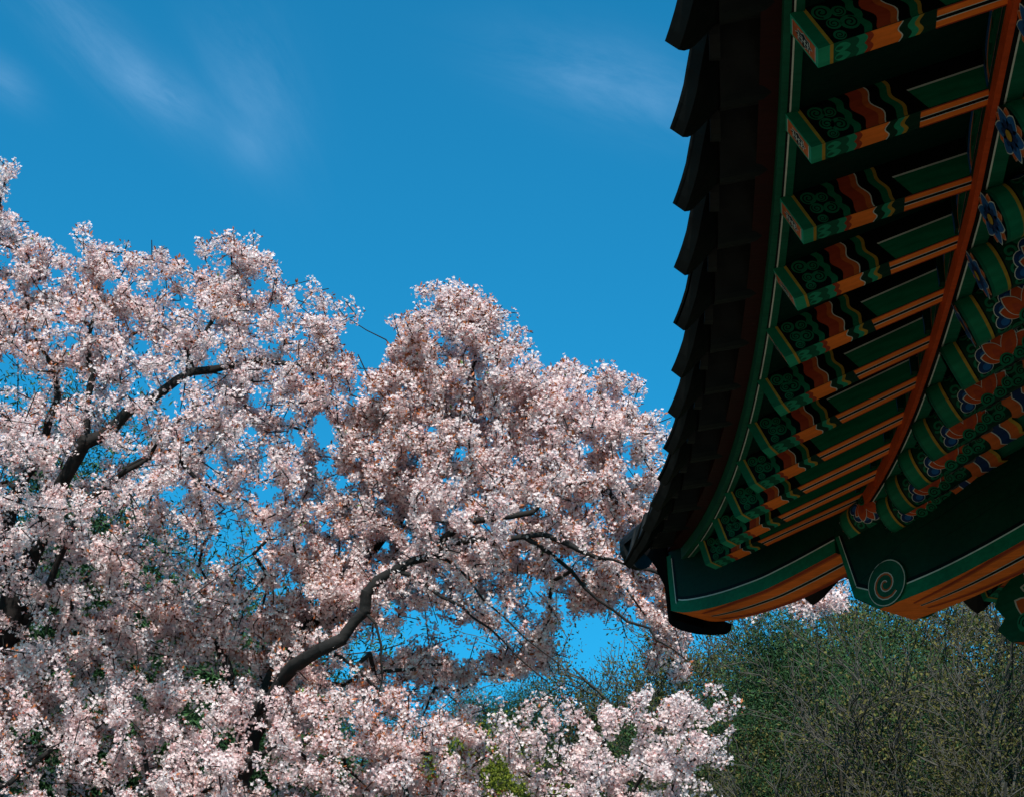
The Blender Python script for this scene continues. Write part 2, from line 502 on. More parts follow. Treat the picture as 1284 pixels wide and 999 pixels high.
# round rafters
RR = 0.080
def make_round_rafter(L):
    mb = MB(); r = RR; n = 28
    def cyl(u, v, l):
        a = v / r
        return (u, -(r + l) * math.sin(a), -(r + l) * math.cos(a))
    full = 2 * math.pi * r
    prev = 0
    cuts = [(.010, 'mid_green'), (.050, 'green'), (.060, 'yellow'), (.065, 'black'), (.34, 'dark_green'), (.347, 'black'), (.360, 'yellow'), (.38, 'mid_green'), (.41, 'black'), (L, 'mid_green')]
    for u, cname in cuts:
        mb.grid([[cyl(prev, full * j / n, 0) for j in range(n + 1)], [cyl(u, full * j / n, 0) for j in range(n + 1)]], PI[cname]); prev = u
    mb.poly([cyl(0, full * j / n, 0) for j in range(n)][::-1], PI['dark_green']); mb.poly([cyl(L, full * j / n, 0) for j in range(n)], PI['black'])
    b = Brush(mb, cyl, .0009)
    q = full / 4
    
    for v0, sg in ((0.02 * r, 1), (math.pi * r, -1), (-q * 0, 1)):
        pass
    for vc in (0.42 * r, 2.51 * r, 4.61 * r):
        base_u, base_v = .176, vc
        # green scroll clouds near the end
        for (du, dv, rad, sg) in ((.092, .075, .024, 1), (.090, .025, .024, -1), (.092, -.030, .026, 1), (.135, .105, .022, -1), (.135, -.05, .024, 1)):
            b.spiral(du, vc + dv, rad, .0085, 'green', 1, 1.3, dv * 50, sg, .25)
        # blue scalloped halo then the lotus
        for k in range(6):
            a = R(20 + k * 32)
            b.disc(base_u + .074 * math.cos(a), base_v + .074 * math.sin(a), .027, 'white', 2, 14)
        for k in range(6):
            a = R(20 + k * 32)
            b.disc(base_u + .074 * math.cos(a), base_v + .074 * math.sin(a), .0245, 'deep_blue', 3, 14)
            b.disc(base_u + .070 * math.cos(a), base_v + .070 * math.sin(a), .014, 'blue', 4, 12)
        for a, L_, w_, ly in ((26, .110, .025, 5), (154, .084, .024, 5), (90, .092, .026, 8), (52, .104, .026, 11), (126, .088, .025, 11)):
            b.petal(base_u, base_v, R(a), L_, w_, 'lotus_red', ly, 'white', 'red', .0017)
        b.scroll(base_u - .004, base_v - .006, .024, 15, 1, 0, 'green', 'black'); b.scroll(base_u + .045, base_v - .006, .022, 15, -1, 2, 'green', 'black')
        b.scroll(base_u + .082, base_v + .012, .020, 15, 1, 1, 'green', 'black')
        for (du, dv, rad, sg) in ((.290, .055, .028, 1), (.292, -.01, .026, -1), (.318, .02, .02, 1)):
            b.scroll(du, vc + dv, rad, 2, sg, dv * 40, 'green', 'black')
    sc = wave(0, .012, full / 8, 0, 1)
    b.band(lambda v: 0.330 + sc(v), lambda v: 0.370 + sc(v), 0, full, 'deep_orange', 17, 64)
    b.band(lambda v: 0.370 + sc(v), lambda v: 0.374 + sc(v), 0, full, 'white', 18, 64)
    b.band(lambda v: 0.374 + sc(v), lambda v: 0.410 + sc(v), 0, full, 'deep_blue', 17, 64)
    b.band(lambda v: 0.410 + sc(v), lambda v: 0.414 + sc(v), 0, full, 'white', 18, 64)
    b.band(lambda v: 0.414 + sc(v), lambda v: 0.450 + sc(v), 0, full, 'deep_orange', 17, 64)
    b.band(lambda v: 0.450 + sc(v), lambda v: 0.465 + sc(v), 0, full, 'yellow', 17, 64)
    return mb


def make_medallion():
    mb = MB()
    b = Brush(mb, lambda u, v, l: (-.002 - l, u, v), .0008)
    b.disc(0, 0, RR * .98, 'black', 0, 28)
    for k in range(6):
        b.petal(0, 0, R(60 * k + 30), RR * 1.02, .026, 'deep_orange', 1, 'pink', None)
    for k in range(6):
        b.petal(0, 0, R(60 * k), RR * 1.02, .027, 'blue', 4, 'white', 'deep_blue')
    b.disc(0, 0, RR * .24, 'black', 8, 18); b.disc(0, 0, RR * .21, 'yellow', 9, 18)
    return mb


med_mesh = make_medallion().mesh('flower_medallion', PM)
BH = 0.056                                  # inner eave board height
for i in range(NR):
    s = S0 + i * PITCHS
    ph, al, ln = fan(s)
    d, w, n = axes(ph, al + R(5.5))
    E = inner(s) + np.array([0, 0, -BH - RR * 1.08]) + d * (.045 + .085 * max(0, 1 - s / 1.1)) + (RW / 2 - RR * 0) * w
    L = min(1.9, .62 + s * .62)
    me = make_round_rafter(L).mesh('round_rafter', PM, True)
    for k in (0, 1):
        if k == 1 and i > 9: continue
        mw = frame(E, d, w, n)
        if k: mw = MIRROR @ mw
        o = part('round_rafter', me, mw)
        part('flower_medallion', med_mesh, Matrix.Identity(4), o)


# boards that follow the eave: (profile in outward coordinate a (inwards +) and z), stripes painted below
def sweep(base_fn, prof, s0, s1, n, cols, use_fan=False):
    mb = MB(); rows = []
    for j in range(n + 1):
        s = s0 + (s1 - s0) * j / n
        p = base_fn(s); t = base_fn(s + .02) - base_fn(s - .02); t[2] = 0; t /= np.linalg.norm(t)
        inw = np.array([-t[1], t[0], 0.0])        # horizontal, towards the building
        rows.append([p + inw * a + np.array([0, 0, z]) for a, z in prof])
    k = len(prof)
    for i in range(k):
        mb.grid([[r[i] for r in rows], [r[(i + 1) % k] for r in rows]], PI[cols[i]])
    mb.poly(rows[0], PI[cols[0]]); mb.poly(rows[-1][::-1], PI[cols[0]])
    return mb


S1 = S0 + (NR - .5) * PITCHS
def pair(name, mb, mats=PM, smooth=False, far=True):
    me = mb.mesh(name, mats, smooth)
    part(name, me, Matrix.Identity(4))
    if far: part(name, me, MIRROR)


ob = sweep(eave, [(-.014, .003), (.004, .003), (.010, .003), (.0145, .003), (.036, .003), (.036, .060), (-.014, .060)], -.02, S1, 60,
           ['mid_green', 'black', 'white', 'mid_green', 'green', 'green', 'mid_green'])
pair('outer_eave_board', ob)
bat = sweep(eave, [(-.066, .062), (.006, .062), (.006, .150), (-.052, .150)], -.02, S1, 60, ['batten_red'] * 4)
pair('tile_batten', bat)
ib = sweep(inner, [(-.002, -BH), (.014, -BH), (.026, -BH), (.031, -BH), (.070, -BH), (.070, -.002), (-.002, -.002)], .22, S1, 60,
           ['board_red', 'black', 'white', 'mid_green', 'green', 'green', 'board_red'])
pair('inner_eave_board', ib)

# soffit boards between the flying rafters, infill boards above the inner eave board, ceiling boards over the round rafters
for i in range(-1, NR - 1):
    sa, sb = max(S0 + i * PITCHS, .0), S0 + (i + 1) * PITCHS
    mb = MB(); rows = []
    for j in range(5):
        s = sa + (sb - sa) * j / 4
        ph, al, ln = fan(s); d, w, n = axes(ph, al)
        off = RW * w * (1 - j / 4) * 0
        rows.append([eave(s) + off + n * .002 + d * u for u in (.03, .034, .05, .055, .30, .36, ln + .1)])
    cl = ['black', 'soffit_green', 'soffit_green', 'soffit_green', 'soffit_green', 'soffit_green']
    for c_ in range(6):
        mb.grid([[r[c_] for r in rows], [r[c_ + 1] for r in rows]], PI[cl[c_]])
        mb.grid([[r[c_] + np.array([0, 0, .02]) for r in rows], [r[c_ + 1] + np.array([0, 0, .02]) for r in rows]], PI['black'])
    # painted border that follows the far side of each rafter
    if i >= 0:
        ph, al, ln = fan(sa); d, w, n = axes(ph, al)
        b = Brush(mb, lambda u, v, l, q=eave(sa), d=d, w=w, n=n: q + d * u + w * (RW + v) + n * (.0 - l), .0006)
        ed = lambda off: [(.035 + .27 * t, max(0.0, (off + .0) * (1 - .55 * t - .10 * abs(math.sin(t * 11))) * min(1, t * 9 + .35))) for t in [q_ / 22 for q_ in range(23)]]
        z0 = [(u, 0) for u, v in ed(.06)]
        b.strip(z0, ed(.074), 'black', 0); b.strip(z0, ed(.064), 'yellow', 1); b.strip(z0, ed(.058), 'black', 2); b.strip(z0, ed(.054), 'mid_green', 3); b.strip(z0, ed(.036), 'black', 4); b.strip(z0, ed(.026), 'mid_green', 5)
    me = mb.mesh('soffit_board', PM); part('soffit_board', me, Matrix.Identity(4))
    if i < 9: part('soffit_board', me, MIRROR)
    if i >= 0:
        mb = MB()
        pa, pb = inner(sa), inner(sb); da = axes(*fan(sa)[:2]); db = axes(*fan(sb)[:2])
        A = pa + da[1] * (RW / 2 + .002) - da[0] * .008; B = pb - db[1] * (RW / 2 + .002) - db[0] * .008
        nrm = np.array([-(B - A)[1], (B - A)[0], 0]); nrm = nrm / np.linalg.norm(nrm)
        if nrm @ da[0] > 0: nrm = -nrm
        L_ = np.linalg.norm(B - A); H_ = RH - .004
        ex = (B - A) / L_
        mb.prism([A, B, B + np.array([0, 0, H_]), A + np.array([0, 0, H_])], -nrm * .02, PI['dark_green'])
        b = Brush(mb, lambda u, v, l: A + ex * u + np.array([0, 0, v]) + nrm * (l + .001), .0008)
        arch = lambda t, k: L_ / 2 * (1 - k) + (t) * L_ * k
        for k, cname, ly in ((.98, 'blue', 1), (.74, 'white', 2), (.70, 'deep_orange', 3), (.60, 'mid_green', 4)):
            top = [(L_ / 2 + L_ / 2 * k * math.cos(math.pi * q_ / 20), H_ * min(1, k * 1.0) * math.sin(math.pi * q_ / 20) ** .6) for q_ in range(21)]
            b.strip(top, [(p_[0], 0) for p_ in top], cname, ly)
        for q_ in range(3):
            b.scroll(L_ * (.34 + .16 * q_), H_ * (.28 + .16 * (q_ % 2)), .026, 5, 1 if q_ % 2 else -1, q_, 'green', 'dark_green')
        me = mb.mesh('infill_board', PM); part('infill_board', me, Matrix.Identity(4))
        if i < 8: part('infill_board', me, MIRROR)

mb = MB(); rows = []
for j in range(61):
    s = .1 + (S1 - .1) * j / 60
    ph, al, ln = fan(s); d, w, n = axes(ph, al + R(5.5))
    p0 = inner(s) + np.array([0, 0, -BH + .004])
    L = min(1.9, .62 + s * .62)
    rows.append([p0 + d * u for u in (.07, .4, L + .1)])
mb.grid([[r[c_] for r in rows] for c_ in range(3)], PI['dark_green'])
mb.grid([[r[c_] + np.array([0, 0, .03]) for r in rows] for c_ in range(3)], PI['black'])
pair('ceiling_boards', mb)

# ---------------------------------------------------------------- hip rafters (corner), in the vertical plane of the hip
HD = np.array([.70711, -.70711, 0.0]); HN = np.array([-.70711, -.70711, 0.0]); ZZ = np.array([0, 0, 1.0])
HT = 0.108                                  # half thickness
HO = np.array([TC[0], TC[1], 1.6])         # t along the hip from the corner, z above the eye


def hp(t, z, side, lift=0.0):               # side +1 near face, -1 far face
    return HO + HD * t + ZZ * z + HN * (side * (HT + lift))


def lerp_curve(pts, n):
    ts = [p[0] for p in pts]; zs = [p[1] for p in pts]
    out = []
    for i in range(n + 1):
        t = ts[0] + (ts[-1] - ts[0]) * i / n
        out.append((t, float(np.interp(t, ts, zs))))
    for _ in range(2):
        z = [o[1] for o in out]
        out = [(out[i][0], z[i] if i in (0, n) else (z[i - 1] + 2 * z[i] + z[i + 1]) / 4) for i in range(n + 1)]
    return out


def hip_beam(name, low, top, end_bands=True, scroll=None, far_l=False):
    """low/top: curves of equal length (t, z)."""
    mb = MB(); n = len(low) - 1
    for side in (1, -1):
        def row(off, lift):                 # off from the lower edge
            return [hp(t, z + off(i) if callable(off) else z + off, side, lift) for i, (t, z) in enumerate(low)]
        mb.grid([row(0, 0), [hp(t, z, side) for t, z in top]], PI['dark_green'])
    mb.grid([[hp(t, z, 1) for t, z in low], [hp(t, z, -1) for t, z in low]], PI['orange'])
    mb.grid([[hp(t, z, 1) for t, z in top], [hp(t, z, -1) for t, z in top]], PI['dark_green'])
    for e in (0, n):
        mb.poly([hp(*low[e], 1), hp(*top[e], 1), hp(*top[e], -1), hp(*low[e], -1)], PI['mid_green'])
    return mb


def paint_under(mb, low, i0, taper=0):
    n = len(low) - 1
    def xs(k, i):
        f = 1.0
        if taper and i < taper: f = (i / taper) ** .5
        return k * HT * f
    for k0, k1, cname, ly in ((-.99, -.80, 'red', 1), (-.80, -.70, 'deep_orange', 1), (-.13, -.085, 'white', 1), (-.085, .085, 'black', 1), (.085, .13, 'white', 1), (.70, .80, 'deep_orange', 1), (.80, .99, 'red', 1)):
        a = [HO + HD * low[i][0] + ZZ * (low[i][1] - .0012) + HN * xs(k0, i) for i in range(i0, n + 1)]
        b = [HO + HD * low[i][0] + ZZ * (low[i][1] - .0012) + HN * xs(k1, i) for i in range(i0, n + 1)]
        mb.grid([a, b], PI[cname])


N1 = 26
low1 = lerp_curve([(.055, 3.165), (.12, 3.132), (.20, 3.115), (.305, 3.097), (.449, 3.080), (.682, 3.068), (.909, 3.080), (1.145, 3.100)], N1)
top1 = [(t, 3.47 - .10 * (t - .055) / 1.1) for t, z in low1]
mb = hip_beam('upper', low1, top1)
for side in (1, -1):
    def band(o0, o1, cname, ly, i0=0):
        a = [hp(t + (o0 if i == 0 else 0) * 0, z + o0, side, .0008 * ly) for i, (t, z) in enumerate(low1[i0:])]
        b = [hp(t, z + o1, side, .0008 * ly) for t, z in low1[i0:]]
        mb.grid([a, b], PI[cname])
    band(0, .060, 'green', 1); band(.060, .066, 'white', 1, 1); band(.066, .082, 'black', 1, 1)
    # vertical border at the outer end and at the step
    for t0, t1, z1, cname, ly in ((.0555, .092, 3.45, 'green', 1.5), (.092, .097, 3.43, 'white', 1.7), (.097, .112, 3.43, 'black', 1.6)):
        zb = .060 if cname == 'green' else (.060 if cname == 'white' else .066)
        mb.grid([[hp(t0, 3.165 + zb - .03, side, .0008 * ly), hp(t0 - .02, z1, side, .0008 * ly)], [hp(t1, 3.165 + zb - .04, side, .0008 * ly), hp(t1 - .02, z1, side, .0008 * ly)]], PI[cname])
paint_under(mb, low1, 4, 10)
part('upper_hip_rafter', mb.mesh('upper_hip_rafter', PM), Matrix.Identity(4))

# lower hip rafter: stepped outer end with a raised scroll
low2 = lerp_curve([(1.36, 2.772), (1.465, 2.772), (1.684, 2.774), (1.896, 2.792), (2.138, 2.822), (2.6, 2.90), (3.4, 3.07)], 30)
mb = MB()
prof = [(1.150, 3.168), (1.229, 2.862), (1.360, 2.772)] + low2[1:] + [(3.4, 3.42), (1.150, 3.30)]
for side in (1, -1):
    mb.poly([hp(t, z, side) for t, z in (prof if side == 1 else prof[::-1])], PI['dark_green'])
for i in range(len(prof)):
    j = (i + 1) % len(prof)
    cname = 'orange' if 2 <= i < 2 + len(low2) - 1 else ('deep_orange' if i == 1 else 'mid_green')
    mb.poly([hp(*prof[i], 1), hp(*prof[j], 1), hp(*prof[j], -1), hp(*prof[i], -1)], PI[cname])
for side in (1, -1):
    def strip2(a, b, cname, ly):
        mb.grid([[hp(t, z, side, .0008 * ly) for t, z in a], [hp(t, z, side, .0008 * ly) for t, z in b]], PI[cname])
    lo = low2
    strip2(lo, [(t, z + .060) for t, z in lo], 'green', 1); strip2([(t, z + .060) for t, z in lo], [(t, z + .066) for t, z in lo], 'white', 1)
    strip2([(t, z + .066) for t, z in lo], [(t, z + .082) for t, z in lo], 'black', 1)
    e0 = [(1.151, 3.170), (1.228, 2.868), (1.300, 2.818), (1.36, 2.775)]
    e1 = [(1.172, 3.170), (1.246, 2.905), (1.318, 2.868), (1.40, 2.832)]
    e2 = [(1.1755, 3.170), (1.2495, 2.909), (1.320, 2.873), (1.40, 2.838)]
    e3 = [(1.190, 3.170), (1.262, 2.922), (1.328, 2.888), (1.40, 2.854)]
    strip2(e0, e1, 'green', 1.3); strip2(e1, e2, 'white', 1.4); strip2(e2, e3, 'black', 1.3)
paint_under(mb, low2, 2, 9)
for side in (1, -1):                        # drying cracks in the old timber
    for (ta, za, tb, zb, wd) in ((1.222, 2.892, 1.62, 3.045, .0035), (1.62, 3.047, 2.35, 3.16, .0025), (1.75, 2.97, 2.9, 3.13, .0018)):
        ca_, cb_ = [], []
        for i in range(13):
            u = i / 12; t_ = ta + (tb - ta) * u; z_ = za + (zb - za) * u + .004 * math.sin(u * 17 + ta * 9) * math.sin(u * 5)
            ca_.append(hp(t_, z_, side, .0135 if ta < 1.3 else .0016)); cb_.append(hp(t_, z_ + wd * (1 - .6 * u), side, .0135 if ta < 1.3 else .0016))
        mb.grid([ca_, cb_], PI['black'])
o = part('lower_hip_rafter', mb.mesh('lower_hip_rafter', PM), Matrix.Identity(4))
# scroll: raised round boss with a painted spiral
for side in (1, -1):
    mb = MB(); n = 36
    SC, SZ, SR = 1.425, 2.868, .094
    pts = [(SC + SR * 1.12 * math.cos(2 * math.pi * i / n), SZ + SR * 1.08 * math.sin(2 * math.pi * i / n)) for i in range(n)]
    mb.prism([hp(t, z, side, .001) for t, z in pts], HN * side * .010, PI['mid_green'])
    b = Brush(mb, lambda u, v, l: hp(SC + u * 1.12, SZ + v * 1.08, side, .0115 + l), .0007)
    b.disc(0, 0, SR * .985, 'white', 0, 36); b.disc(0, 0, SR * .945, 'mid_green', 1, 36)
    b.spiral(-.004, -.004, SR * .66, .0085, 'deep_orange', 2, 1.75, R(-40), -1, .12); b.spiral(-.004, -.004, SR * .72, .0042, 'white', 3, 1.8, R(-40), -1, .14)
    ow = part('scroll_boss', mb.mesh('scroll_boss', PM), TI.inverted() @ Matrix.Identity(4), None)
    ow.parent = o; ow.matrix_local = Matrix.Identity(4)

# dark cap over the hip's outer end
mb = MB()
cap = [(-.275, 3.53), (-.219, 3.43), (-.20, 3.23), (-.172, 3.20), (-.11, 3.160), (-.04, 3.128), (.06, 3.093), (.169, 3.066), (.200, 3.075), (.211, 3.106), (.05, 3.20), (-.03, 3.60)]
mb.prism([HO + HD * t + ZZ * z + HN * -.100 for t, z in cap], HN * -.040, 0)
mb.prism([HO + HD * t + ZZ * z + HN * .112 for t, z in [(-.17, 3.57), (-.082, 3.48), (-.026, 3.40), (.020, 3.30), (.036, 3.14), (.060, 3.12), (.052, 3.165), (.036, 3.50), (.03, 3.57)]], HN * -.213, 0)
part('hip_end_cap', mb.mesh('hip_end_cap', [M_darkwood]), Matrix.Identity(4))

# ---------------------------------------------------------------- roof tiles
TS = 0.385
def tz(x): return .2 * (x + .19) if x < .3 else .2 * .49 + .36 * (x - .3)


def channel_tile(nk):                          # concave tile with a hanging drip plate at its lip; x inwards, y along the eave, z up
    mb = MB(); n = 12; hw = .178; sag = .118; th = .018
    prof = lambda y: sag * (y / hw) ** 2
    ys = [-hw + 2 * hw * i / n for i in range(n + 1)]
    seq = []
    for k in range(nk):
        x0, x1 = -.168 + k * .26, -.168 + (k + 1) * .26 + .03
        z0, z1 = tz(x0) + (.0 if k == 0 else .012), tz(x1) - .012
        top = [[(x0, y, prof(y) + z0 + th) for y in ys], [(x1, y, prof(y) + z1 + th) for y in ys]]
        bot = [[(x0, y, prof(y) + z0) for y in ys], [(x1, y, prof(y) + z1) for y in ys]]
        mb.grid(top); mb.grid(bot)
        mb.grid([bot[0], top[0]]); mb.grid([bot[1], top[1]])
    # drip plate: crescent, leaning outwards
    ca, sa = math.cos(R(42)), math.sin(R(42))
    def pl(y, q, l): return (-.168 - q * sa - l * ca, y, prof(y) + th - q * ca + l * sa)
    def depth(y):
        a = abs(y) / hw
        return .038 + .070 * max(0, 1 - a ** 2.2) + .047 * max(0, 1 - a * 1.9) ** 1.3
    for l in (0, .036):
        mb.grid([[pl(y, 0, l) for y in ys], [pl(y, depth(y), l) for y in ys]])
    mb.grid([[pl(y, depth(y), 0) for y in ys], [pl(y, depth(y), .036) for y in ys]])
    mb.grid([[pl(y, 0, 0) for y in ys], [pl(y, 0, .036) for y in ys]])
    mb.grid([[pl(y, depth(y) * .82, .036) for y in ys], [pl(y, depth(y) * .86, .044) for y in ys], [pl(y, depth(y) * 1.0, .044) for y in ys], [pl(y, depth(y) * 1.0, .030) for y in ys]])
    return mb


def cover_tile(nk):
    mb = MB(); n = 12; r = .082
    for k in range(nk):
        x0, x1 = -.173 + k * .26, -.173 + (k + 1) * .26
        z0, z1 = .080 + tz(x0) + .004 * (k > 0), .080 + tz(x1) - .004
        arc = lambda x, z, rr_: [(x, rr_ * math.cos(math.pi * i / n), z + rr_ * math.sin(math.pi * i / n)) for i in range(n + 1)]
        mb.grid([arc(x0, z0, r), arc(x1, z1, r)]); mb.grid([arc(x0, z0, r), arc(x0, z0, r - .016)]); mb.grid([arc(x0, z0, r - .016), arc(x1, z1, r - .016)])
    # round end disc with a raised rim
    c = np.array([-.178, 0, .085]); m = 22
    ring = lambda x, rr_: [(c[0] + x, c[1] + rr_ * math.cos(2 * math.pi * i / m), c[2] + rr_ * math.sin(2 * math.pi * i / m)) for i in range(m + 1)]
    mb.grid([ring(.012, .001), ring(.012, .086), ring(-.016, .086), ring(-.016, .072), ring(-.008, .068), ring(-.008, .030), ring(-.014, .026), ring(-.014, .001)])
    return mb


ch_me = {k: channel_tile(k).mesh('channel_tile', [M_tile]) for k in range(1, 8)}
cv_me = {k: cover_tile(k).mesh('cover_tile', [M_tile]) for k in range(1, 8)}
def tile_frame(s, dz):
    p = eave(s); t = eave(s + .03) - eave(s - .03); t = t / np.linalg.norm(t)
    hx = np.array([-t[1], t[0], 0]); hx /= np.linalg.norm(hx)
    y = -t; x = hx; z = np.cross(x, y); z /= np.linalg.norm(z)
    return frame(p + np.array([0, 0, dz]), x, y, z)
NT = 17
TPH = .225
for i in range(NT):
    s = TPH + i * TS
    if s < S1:
        nk = int(max(1, min(7, (s + .25) / .26))); nc = int(max(1, min(7, (s + .40) / .26)))
        for k in (0, 1):
            if k and i > 9: continue
            mw = tile_frame(s, .036)
            part('channel_tile', ch_me[nk], (MIRROR @ mw) if k else mw)
            mw = tile_frame(s + TS / 2, .058)
            part('cover_tile', cv_me[nc], (MIRROR @ mw) if k else mw)
# the corner: hip ridge with its own end tiles
mb = MB()
def hz(t): return 3.66 + .34 * max(t, -.3) * .8
for k in range(12):
    t0, t1 = -.30 + k * .27, -.30 + (k + 1) * .27 + .02
    n = 12
    for r, dz_, wd in ((.098, .05, 1.0),):
        arc = lambda t, z, rr_: [HO + HD * t + HN * (rr_ * math.cos(math.pi * i / n)) + ZZ * (z + rr_ * math.sin(math.pi * i / n)) for i in range(n + 1)]
        z0, z1 = hz(t0) + dz_, hz(t1) + dz_
        mb.grid([arc(t0, z0, r), arc(t1, z1 - .012, r)]); mb.grid([arc(t0, z0, r), arc(t0, z0, r - .02)]); mb.grid([arc(t0, z0, r - .02), arc(t1, z1 - .012, r - .02)])
m = 24
cc = HO + HD * -.305 + ZZ * (hz(-.30) + .045)
ring = lambda x, rr_: [cc + HD * x + HN * (rr_ * math.cos(2 * math.pi * i / m)) + ZZ * (rr_ * math.sin(2 * math.pi * i / m)) for i in range(m + 1)]
mb.grid([ring(.012, .001), ring(.012, .100), ring(-.018, .100), ring(-.018, .085), ring(-.008, .08), ring(-.008, .001)])
part('hip_ridge', mb.mesh('hip_ridge', [M_tile]), Matrix.Identity(4))

# roof deck under the tiles (closes the roof to the light) and the ridge beyond
mb = MB()
for mir in (0, 1):
    rows = []
    for j in range(41):
        s = -.05 + (S1 + .05) * j / 40
        p = eave(s); t = eave(s + .03) - eave(s - .03); t[2] = 0; t /= np.linalg.norm(t); hx = np.array([-t[1], t[0], 0])
        lim = max(.02, (s + .1) * 1.0)
        rows.append([p + hx * a + ZZ * z for a, z in ((-.03, .12), (min(.4, lim), .12 + min(.4, lim) * .34), (min(1.6, lim), .12 + min(1.6, lim) * .36), (min(4.2, lim), .12 + min(4.2, lim) * .42))])
    if mir: rows = [[np.array(MIRROR @ Vector(q)) for q in r] for r in rows]
    mb.grid([[r[c_] for r in rows] for c_ in range(4)])
    mb.grid([[r[c_] + ZZ * .05 for r in rows] for c_ in range(4)])
part('roof_deck', mb.mesh('roof_deck', [M_darkwood]), Matrix.Identity(4))

# wall plates, columns, walls and the bracket arm below the hip
M_wall = mat('wall_plaster', (0.30, 0.25, 0.17), rough=0.9, noise=0.15, nscale=5)
M_stone = mat('foundation_stone', (0.24, 0.23, 0.21), rough=0.9, noise=0.3, nscale=6, bump=0.4)
CX, CY = TC[0] + 2.35, TC[1] - 2.35
def column(x, y):
    mb = MB(); n = 24; prof = [(0.10, .30), (.14, .20), (.6, .19), (2.6, .185), (4.05, .17)]
    mb.grid([[(r * math.cos(2 * math.pi * i / n), r * math.sin(2 * math.pi * i / n), z) for i in range(n + 1)] for z, r in prof], PI['batten_red'])
    o = part('column', mb.mesh('column', PM, True), Matrix.Translation((x, y, .35)))
for x, y in ((CX, CY), (CX, CY - 2.9), (CX, CY - 5.8), (CX + 2.9, CY), (CX + 5.8, CY)): column(x, y)
for (lo, hi) in (((CX - .09, CY - 6.3, 4.08), (CX + .09, CY + .5, 4.36)), ((CX - .5, CY - .088, 4.085), (CX + 6.3, CY + .088, 4.355))):
    mb = MB(); mb.box(lo, hi, PI['mid_green']); part('wall_plate', mb.mesh('wall_plate', PM), Matrix.Identity(4))
for (lo, hi) in (((CX - .05, CY - 6.3, .45), (CX + .05, CY - .2, 4.08)), ((CX + .2, CY - .05, .45), (CX + 6.3, CY + .05, 4.08))):
    mb = MB(); mb.box(lo, hi); part('wall', mb.mesh('wall', [M_wall]), Matrix.Identity(4))
mb = MB(); mb.box((CX - 1.0, CY - 7.5, -.2), (CX + 8, CY + 1.0, .45)); part('stone_terrace', mb.mesh('stone_terrace', [M_stone]), Matrix.Identity(4))

def bracket_arm():
    # lobed arm pointing outwards along -x; local x outwards
    mb = MB()
    prof = [(0, .30), (.0, .0), (.30, -.03), (.46, -.05), (.60, -.01), (.66, .06), (.61, .10), (.66, .17), (.62, .23), (.50, .30)]
    hw = .065
    mb.prism([(x, -hw, z) for x, z in prof], (0, 2 * hw, 0), PI['mid_green'])
    for sgn in (-1, 1):
        b = Brush(mb, lambda u, v, l: (u, sgn * (hw + l), v), .0008)
        b.petal(.36, .02, R(38), .24, .055, 'deep_orange', 1, 'white', 'red', .004)
        b.petal(.30, .14, R(20), .22, .045, 'light_green', 4, 'white', 'mid_green', .004)
        b.scroll(.50, .05, .045, 7, 1, 0, 'light_green', 'dark_green'); b.scroll(.25, .10, .055, 7, -1, 0, 'light_green', 'dark_green')
        b.line([(.02, .27), (.48, .27)], .010, 'white', 3); b.line([(.02, .25), (.48, .25)], .02, 'yellow', 2)
    b = Brush(mb, lambda u, v, l: (u, v, np.interp(u, [0, .3, .46, .6, .66], [0, -.03, -.05, -.01, .06]) - .001 - l), .0008)
    for u0, u1, cname in ((.06, .24, 'deep_orange'), (.24, .30, 'yellow'), (.34, .48, 'light_green'), (.52, .58, 'deep_orange')):
        b.strip([(u0, -hw + .004), (u1, -hw + .004)], [(u0, hw - .004), (u1, hw - .004)], cname, 1)
    return mb
ba_me = bracket_arm().mesh('bracket_arm', PM)
BP = at(1415, 722, 7.75)
dirn = Vector((-.707, .707, 0)); upv = Vector((0, 0, 1)); yv = upv.cross(dirn)
part('bracket_arm', ba_me, frame(BP + np.array([0, 0, -.12]), dirn, yv, upv))

# ---------------------------------------------------------------- trees: shared builders (numpy)


def arr_mesh(name, verts, faces4, mats, midx=None, smooth=False, tris=None):
    me = bpy.data.meshes.new(name)
    nf = len(faces4)
    me.vertices.add(len(verts)); me.vertices.foreach_set('co', np.asarray(verts, np.float32).ravel())
    k = faces4.shape[1]
    me.loops.add(nf * k); me.loops.foreach_set('vertex_index', np.asarray(faces4, np.int32).ravel())
    me.polygons.add(nf); me.polygons.foreach_set('loop_start', np.arange(0, nf * k, k, dtype=np.int32))
    for m in mats: me.materials.append(m)
    if midx is not None: me.polygons.foreach_set('material_index', np.asarray(midx, np.int32))
    if smooth: me.polygons.foreach_set('use_smooth', np.ones(nf, bool))
    me.update(calc_edges=True); me.validate()
    return me


def norm(v): return v / np.maximum(np.linalg.norm(v, axis=-1, keepdims=True), 1e-9)


def tubes(P0, P1, R0, R1, sides=5):
    P0, P1, R0, R1 = map(np.asarray, (P0, P1, R0, R1))
    d = norm(P1 - P0)
    a = np.where(np.abs(d[:, 2:3]) < .9, np.array([[0, 0, 1.0]]), np.array([[1.0, 0, 0]]))
    x = norm(np.cross(d, a)); y = np.cross(d, x)
    P1 = P1 + d * R1[:, None] * .6
    t = np.arange(sides) * 2 * np.pi / sides
    ring = x[:, None] * np.cos(t)[None, :, None] + y[:, None] * np.sin(t)[None, :, None]
    v0 = P0[:, None] + ring * R0[:, None, None]; v1 = P1[:, None] + ring * R1[:, None, None]
    V = np.concatenate([v0, v1], 1)
    n = len(P0); base = (np.arange(n) * 2 * sides)[:, None]
    j = np.arange(sides); j2 = (j + 1) % sides
    f = np.stack([j, j2, j2 + sides, j + sides], 1)
    return V.reshape(-1, 3), (base[:, None] + f[None]).reshape(-1, 4)


